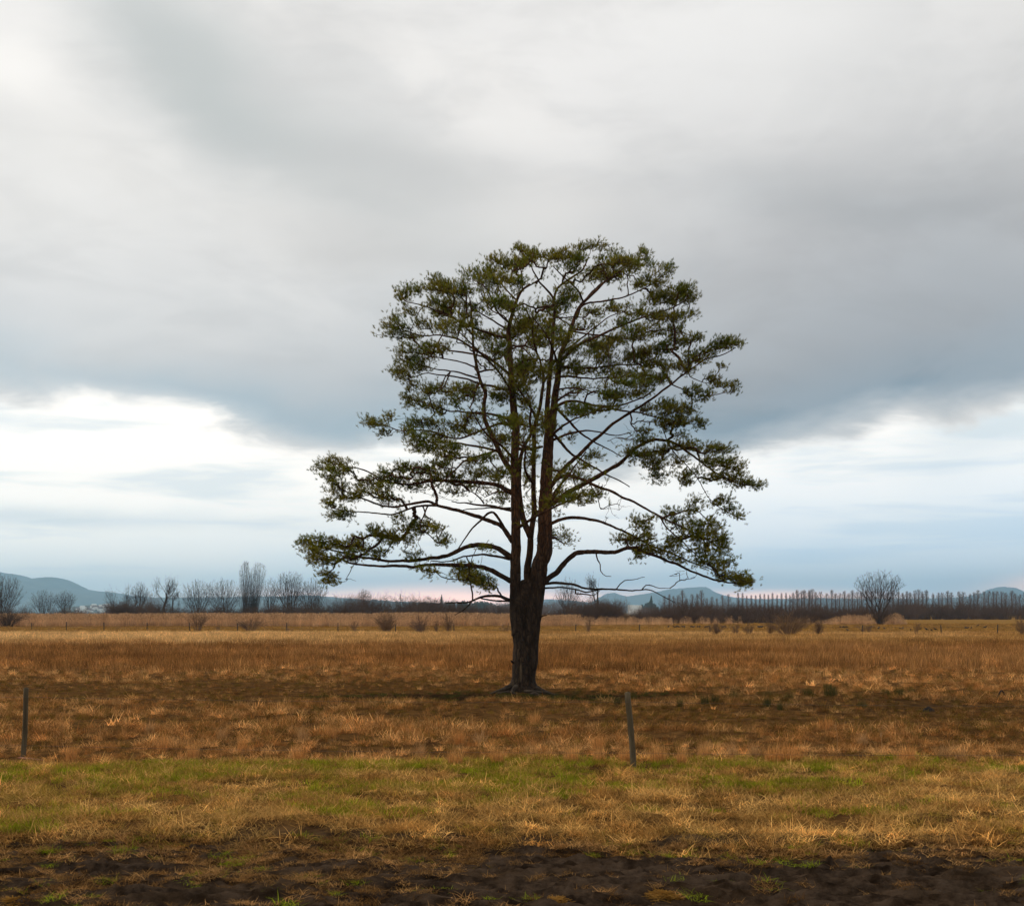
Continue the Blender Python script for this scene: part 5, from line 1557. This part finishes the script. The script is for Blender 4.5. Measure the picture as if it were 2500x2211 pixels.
def dull_at(x, d):
    """trampled, damp ground: short dark grass (0..1)"""
    wv = 3.0 * (fbm(x * 0.12, d * 0.12, 3, 73) - 0.5)
    a = np.exp(-((d + wv - 37.0) / 5.2) ** 2) * np.clip((4 - x) / 5, 0, 1)
    b_ = np.exp(-((d + wv - 27.5) / 4.2) ** 2) * np.clip((x + 1.0) / 4, 0, 1)
    return np.clip((a + b_) * (0.45 + 1.1 * fbm(x * 0.5, d * 0.6, 3, 74)), 0, 1)
# C. tussocky brown grass from the fence line to beyond the pine
x, d = field_points(19.2, 58, 34000, bias=1)
n1_ = fbm(x * 0.28, d * 0.5, 4, 81); n2_ = fbm(x * 0.9, d * 1.6, 3, 82)
ditch = np.exp(-((d - 34.4) / 0.75) ** 2) * np.clip((7.5 - np.abs(x + 0.3)) / 2.5, 0, 1)
moist = np.clip((n1_ - 0.5) * 4, 0, 1) * np.clip((d - 20.5) / 2, 0, 1) * np.clip((39 - d) / 4, 0, 1)
gap = fbm(x * 2.2, d * 2.2, 3, 84) + rng.normal(0, 0.05, len(x))
keep = (rng.random(len(x)) > ditch * 1.1 + moist * 0.5) & (gap > 0.42) & (np.hypot(x - proot[0], (d - DT + 0.5) * 0.8) > 1.15)
x, d, n2_, moist, n1_ = x[keep], d[keep], n2_[keep], moist[keep], n1_[keep]
tint = mixc(BROWN, STRAW, np.clip((n2_ - 0.42) * 3.5, 0, 0.95)) * bright(len(x), 0.5) * 1.34
rs_ = rng.random(len(x)) < 0.28
tint[rs_] = np.array(RUST) * bright(rs_.sum(), 0.35) * 1.15
dull = dull_at(x, d)
tint = tint * (1 - 0.35 * moist)[:, None] * (1 - 0.42 * dull)[:, None]
ol = rng.random(len(x)) < 0.25 * moist + 0.10 + 0.25 * dull
tint[ol] = np.array((0.15, 0.095, 0.016)) * bright(ol.sum(), 0.25)
put('meadow_grass', 'tussocky dry brown grass around the pine', 'grass', x, d, rng.uniform(0.5, 1.15, len(x)) * (0.72 + 0.5 * n2_) * (1 - 0.35 * moist) * (1 - 0.42 * dull) * np.clip((d - 18.0) / 5.0, 0.6, 1), tint, mat_tuss, 4, tilt=0.2)
# moss and short green grass in the damp strip at the foot of the pine
x = rng.uniform(-6.5, 7.5, 1500); d = 34.4 + rng.normal(0, 0.55, 1500) + 0.2 * np.sin(x * 0.6)
keep = fbm(x * 0.8, d * 1.5, 3, 88) > np.where(np.abs(x - 0.3) < 3.4, 0.48, 0.56)
x, d = x[keep], d[keep]
tint = mixc((0.045, 0.06, 0.012), (0.09, 0.085, 0.025), rng.uniform(0, 1, len(x))) * bright(len(x), 0.2)
put('moss_strip', 'dark mossy damp strip at the foot of the pine', 'moss', x, d, rng.uniform(0.5, 0.95, len(x)), tint, mat_green, 3)
# D. taller dark stalks beyond
x, d = field_points(48, 92, 13000)
k_ = fbm(x * 0.22, d * 0.3, 3, 99) + rng.normal(0, 0.06, len(x)) > 0.46
x, d = x[k_], d[k_]
t = fbm(x * 0.10, d * 0.15, 3, 91)
tint = mixc((0.19, 0.085, 0.024), (0.33, 0.165, 0.055), np.clip((t - 0.35) * 3, 0, 1)) * bright(len(x), 0.42) * 1.15
put('brown_stalks', 'band of darker upright brown stalks beyond the pine', 'grass', x, d, rng.uniform(0.8, 1.35, len(x)), tint, mat_stalk, 3, tilt=0.08)
x, d = field_points(52, 92, 9000)
tint = mixc(BROWN, RUST, rng.uniform(0, 1, len(x))) * bright(len(x), 0.45) * 1.15
put('undergrowth_grass', 'brown grass under the tall stalks', 'grass', x, d, rng.uniform(0.7, 1.1, len(x)), tint, mat_far, 4, zsc=0.62)
# E. pale straw band
x, d = field_points(84, 136, 16000)
lft = np.clip((3 - x) / 30, 0, 1)
t = fbm(x * 0.08, d * 0.12, 3, 93)
tint = mixc((0.40, 0.21, 0.060), PALE, np.clip(0.18 + 0.72 * lft + (t - 0.5) * 1.2, 0, 1)) * bright(len(x), 0.34)
put('pale_grass', 'pale bleached grass band before the far fence', 'grass', x, d, rng.uniform(0.8, 1.3, len(x)), tint, mat_far, 4, zsc=0.75)
# F. short mown meadow
x, d = field_points(128, 260, 14000)
tint = mixc((0.25, 0.130, 0.028), (0.33, 0.18, 0.048), rng.uniform(0, 1, len(x))) * bright(len(x), 0.3)
put('mown_meadow', 'short mown yellowish meadow around the far fence', 'grass', x, d, rng.uniform(1.0, 1.8, len(x)), tint, mat_far, 4, zsc=0.22)
# G. reed bed
rx_, rd_ = [], []
for (xa, xb, da, db, n) in [(-520, 1010, 205, 238, 3700), (1010, 1290, 212, 240, 620), (1290, 1420, 214, 236, 320), (1420, 1640, 226, 246, 260), (2030, 2130, 236, 252, 110), (2165, 2206, 238, 252, 60), (1640, 1800, 246, 254, 60), (1960, 2040, 244, 256, 40)]:
    dd = rng.uniform(da, db, n)
    px_ = rng.uniform(xa, xb, n) if xb - xa > 200 else (xa + xb) / 2 + np.clip(rng.normal(0, 0.3, n), -0.8, 0.8) * (xb - xa)
    xx = (px_ - CX) / F * dd
    rx_.append(xx); rd_.append(dd)
x, d = np.concatenate(rx_), np.concatenate(rd_)
tint = mixc((0.46, 0.265, 0.125), (0.68, 0.43, 0.23), rng.uniform(0, 1, len(x))) * bright(len(x), 0.15)
pxx = CX + x / d * F
hs = np.where(pxx > 1420, 0.62 * np.clip(rng.normal(0.8, 0.25, len(x)), 0.3, 1.2), np.where(pxx > 1290, 0.85, 0.96)) * rng.uniform(0.85, 1.08, len(x))
env = np.maximum(0.25, np.interp(pxx, [2005, 2040, 2075, 2100, 2120, 2165, 2190, 2205, 2225], [0.35, 0.62, 0.85, 0.75, 0.95, 0.95, 1.0, 0.7, 0.3]))
hs = np.where((pxx > 1980) & (pxx < 2240), env * rng.uniform(0.6, 1.1, len(x)), hs) * (1 + 0.10 * (fbm(x * 0.06, d * 0.06, 2, 95) - 0.5) * 2)
put('reed_bed', 'tall pale reed bed with feathery plumes in front of the bare trees', 'reeds', x, d, hs, tint, mat_reed, 4, tilt=0.05)

# ------------------------------------------------------------------ individual tussocks
def tussock_mesh(kind, seed):
    if kind == 'rust':
        V_, T, sh = blades(320, 0.22, 0.50, 0.0065, 0.20, 0.48, 0.9, seed, 3)
    elif kind == 'pale':
        V_, T, sh = blades(320, 0.35, 0.75, 0.007, 0.20, 0.55, 1.6, seed, 4)
    else:
        V_, T, sh = blades(200, 0.20, 0.42, 0.007, 0.16, 0.26, 0.4, seed, 2)
    return make_mesh(kind, V_, T, False, sh)
tm_ = {k: [tussock_mesh(k, 500 + 10 * i + s) for s in range(3)] for i, k in enumerate(('rust', 'pale', 'rush'))}
for k, mat in (('rust', MAT['tussock']), ('pale', MAT['tussock_pale']), ('rush', MAT['rush'])):
    for m_ in tm_[k]:
        m_.materials.append(mat)
def Z(reg, x, y):
    ox, oy = {1: (0, 1560), 2: (650, 1560), 3: (1250, 1560), 4: (1850, 1560)}[reg]
    return ox + x / 3.1446, oy + y / 3.1446
tus = []
for reg, x, y, rp in [(3, 870, 935, 85), (3, 670, 950, 75), (3, 450, 945, 95), (3, 170, 640, 80), (3, 660, 840, 75), (3, 1300, 950, 70), (3, 1470, 905, 75), (2, 1450, 970, 110), (2, 1770, 960, 95), (2, 250, 925, 90), (2, 1480, 800, 70), (2, 1080, 735, 80), (2, 500, 770, 70), (1, 1250, 830, 75), (1, 1860, 860, 65), (1, 550, 900, 80), (1, 1480, 900, 70), (4, 520, 700, 95), (4, 1150, 945, 110), (4, 1400, 260, 40), (4, 1690, 380, 40), (2, 280, 230, 45), (2, 600, 270, 45)]:
    tus.append(('rust', *Z(reg, x, y), rp / 3.1446, 'rusty brown grass tussock in the rough between fence and pine', 'rusty tussocks in the rough'))
tus.append(('rust', *Z(3, 1120, 945), 34, 'dark rusty tussock with a hollow just beside the mossy leaning post', None))
tus.append(('rust', *Z(4, 130, 945), 40, 'large orange brown tussock at the grass edge beyond the mossy post', 'large orange tussock'))
tus.append(('rust', *Z(4, 270, 940), 38, 'large orange brown tussock at the grass edge beyond the mossy post', 'large orange tussock'))
for reg, x, y, rp in [(4, 800, 820, 70), (4, 1430, 925, 100), (4, 1560, 940, 90), (3, 1690, 920, 70), (2, 280, 790, 70), (2, 1180, 905, 70), (2, 1640, 790, 80), (3, 1850, 925, 80), (1, 1150, 720, 70), (1, 1700, 770, 70)]:
    tus.append(('pale', *Z(reg, x, y), rp / 3.1446, 'pale bleached tussock with drooping blades near the fence wire', 'pale drooping tussocks'))
for reg, x, y, rp in [(4, 390, 445, 45), (4, 540, 385, 40), (4, 560, 445, 55), (4, 990, 445, 42), (4, 1085, 440, 42), (4, 1180, 425, 32), (4, 800, 530, 36), (4, 70, 530, 30), (4, 170, 555, 25), (3, 930, 462, 34), (3, 1480, 495, 35), (3, 1560, 490, 35), (3, 810, 500, 34), (3, 1700, 445, 45), (3, 1960, 440, 40), (3, 1960, 530, 30), (3, 1290, 500, 35), (4, 2000, 125, 18), (4, 240, 470, 40)]:
    tus.append(('rush', *Z(reg, x, y), rp / 3.1446, 'dark green rush tuft in the damp ground beside the pine', 'green rush tufts'))
tr_ = random.Random(8)
nat = {'rust': (0.42, 0.33), 'pale': (0.55, 0.33), 'rush': (0.22, 0.36)}
for k, x, y, rp, lb, gp_ in tus:
    d = dist_of(y); X = (x - CX) / F * d
    rm = rp / F * d
    o = bpy.data.objects.new({'rust': 'grass_tussock', 'pale': 'grass_tussock', 'rush': 'rush_tuft'}[k], tr_.choice(tm_[k]))
    col.objects.link(o)
    s = rm / nat[k][0]
    o.location = (X, d, float(gz(X, d)) - 0.01)
    o.rotation_euler = (0, 0, tr_.uniform(0, 6.28))
    s *= 1.22
    o.scale = (s, s, {'rust': min(1.35, max(0.9, s)), 'pale': min(0.95, max(0.6, s * 0.7)), 'rush': max(0.8, s)}[k])
    tag(o, lb, 'rushes' if k == 'rush' else 'tussock', gp_)

# three tall pale single stalks
for i, (x, yb, yt) in enumerate([(608, 880, 635), (868, 745, 655), (940, 890, 700)]):
    xb, yb_ = Z(4, x, yb); _, yt_ = Z(4, x, yt)
    d = dist_of(yb_); b0 = P(xb, yb_, d); b0[2] = float(gz(b0[0], d)) - 0.03
    t0 = P(xb - 4 + 3 * i, yt_, d)
    mb = MB(); pts = spline(np.array([b0, (b0 + t0) / 2 + [0.02, 0, 0], t0]), 0.1)
    e = empty('dry_stalk', b0)
    V_ = MB(); V_.tube(pts - b0, np.linspace(0.006, 0.003, len(pts)), 5); V_.build('stem', MAT['tussock_pale'], e)
    V2, T2, s2 = blades(14, 0.06, 0.14, 0.008, 0.01, 0.3, 0.6, 700 + i, 2)
    q = MB(); q.add(V2 + (t0 - b0) - [0, 0, 0.08], T2, s2); q.build('seed_head', MAT['tussock_pale'], e)
    tag(e, 'tall single pale stalk standing above the rough grass beyond the mossy post', 'stalk', 'single pale stalks')

# straw heaps on the mud
def heap_mesh(seed, rx, ry, hz_):
    r_ = np.random.default_rng(seed)
    n = 900
    a = r_.uniform(0, 6.28, n); q = np.abs(r_.normal(0, 0.5, n)) * (0.75 + 0.35 * np.sin(a * 3 + seed))
    bx, by = np.cos(a) * q * rx, np.sin(a) * q * ry
    bz = hz_ * np.maximum(0.05, 1 - q * q) * r_.uniform(0.3, 1.0, n)
    dr_ = r_.uniform(0, 6.28, n); L = r_.uniform(0.06, 0.17, n); el_ = r_.normal(0.05, 0.22, n)
    d3 = np.stack([np.cos(dr_) * np.cos(el_) * 1.2, np.sin(dr_) * np.cos(el_), np.sin(el_)], 1)
    c_ = np.stack([bx, by, bz], 1)
    mb = MB()
    A, B = c_ - d3 * L[:, None] / 2, c_ + d3 * L[:, None] / 2
    A[:, 2] = np.maximum(A[:, 2], -0.01); B[:, 2] = np.maximum(B[:, 2], -0.01)
    m_ = (A + B) / 2 + r_.normal(0, 0.008, A.shape)
    mb.edges(A, m_, np.full(n, 0.0028), np.full(n, 0.0028)); mb.edges(m_, B, np.full(n, 0.0028), np.full(n, 0.0018))
    return mb.mesh('straw_heap')
for i, (x, y, wp, lb) in enumerate([(1616, 2196, 92, 'wide flat heap of golden straw lying on the ridged mud'), (1356, 2212, 72, 'small heap of golden straw on the mud where the grass litter ends'), (34, 2214, 84, 'heap of orange straw on the weedy muddy ground below the grey post')]):
    d = F * (HC + 0.11) / (y - HY)
    rx = wp / 2 / F * d
    me = heap_mesh(800 + i, rx, rx * 0.8, 0.055)
    me.materials.append(MAT['straw'])
    o = link('straw_heap', me); o.location = ((x - CX) / F * d, d, -0.10)
    tag(o, lb, 'straw')

# plank at the foot of the grey post
d = dist_of(1846); mb = MB(); mb.box((0, -0.05, 0), (0.46, 0.05, 0.025))
o = mb.build('plank', MAT['plank']); X = (62 - CX) / F * d
o.location = (X, d - 0.25, float(gz(X, d - 0.25)) + 0.05); o.rotation_euler = (0, 0.10, -0.15)
tag(o, 'reddish brown plank lying in the grass at the foot of the grey post', 'plank')

# bent stick
xa, ya = Z(4, 1830, 458); xm_, ym_ = Z(4, 1871, 393); xb, yb = Z(4, 1912, 452)
d = dist_of(1705)
p3 = np.array([P(xa, ya, d), P(*Z(4, 1850, 425), d), P(xm_, ym_, d + 0.05), P(*Z(4, 1893, 420), d + 0.1), P(xb, yb, d + 0.12)])
p3[0, 2] = float(gz(p3[0, 0], d)) - 0.03; p3[-1, 2] = float(gz(p3[-1, 0], d)) - 0.03
mb = MB(); mb.tube(spline(p3, 0.03) - p3[0], 0.022, 8, rough=0.15, seed=1)
e = mb.build('bent_branch', MAT['stick'], None, True); e.location = p3[0]
tag(e, 'dark bent branch arching out of the grass like an inverted V', 'branch')
# mole hill
x, y = Z(4, 1310, 545); d = dist_of(y); X = (x - CX) / F * d
r_ = np.random.default_rng(2); V_, T = [], []
for i in range(9):
    for j in range(18):
        q = i / 8; a = j / 18 * 6.283
        V_.append([math.cos(a) * q * 0.15 * (1 + r_.normal(0, .05)), math.sin(a) * q * 0.15 * (1 + r_.normal(0, .05)), 0.11 * (1 - q * q) + r_.normal(0, .006) - 0.02 * (i == 8)])
for i in range(8):
    for j in range(18):
        a, b_ = i * 18 + j, i * 18 + (j + 1) % 18
        T += [(a, b_, b_ + 18), (a, b_ + 18, a + 18)]
o = link('molehill', make_mesh('molehill', np.array(V_), np.array(T), True), MAT['clod']); o.location = (X, d, float(gz(X, d)))
tag(o, 'small black molehill in the trampled grass', 'molehill')

# ------------------------------------------------------------------ haze
mh, bh, oh = new_mat('haze_air')
pv = bh.n('ShaderNodeVolumePrincipled')
pv.inputs['Color'].default_value = (0.42, 0.73, 1.0, 1)
pv.inputs['Density'].default_value = 0.00011
pv.inputs['Anisotropy'].default_value = 0.55
bh.put(oh.inputs['Volume'], pv.outputs[0])
mb = MB(); mb.box((-13900, -13900, -6), (13900, 13900, 372))
tag(mb.build('haze', mh), 'thin blue winter haze over the plain', 'haze', kind='stuff')
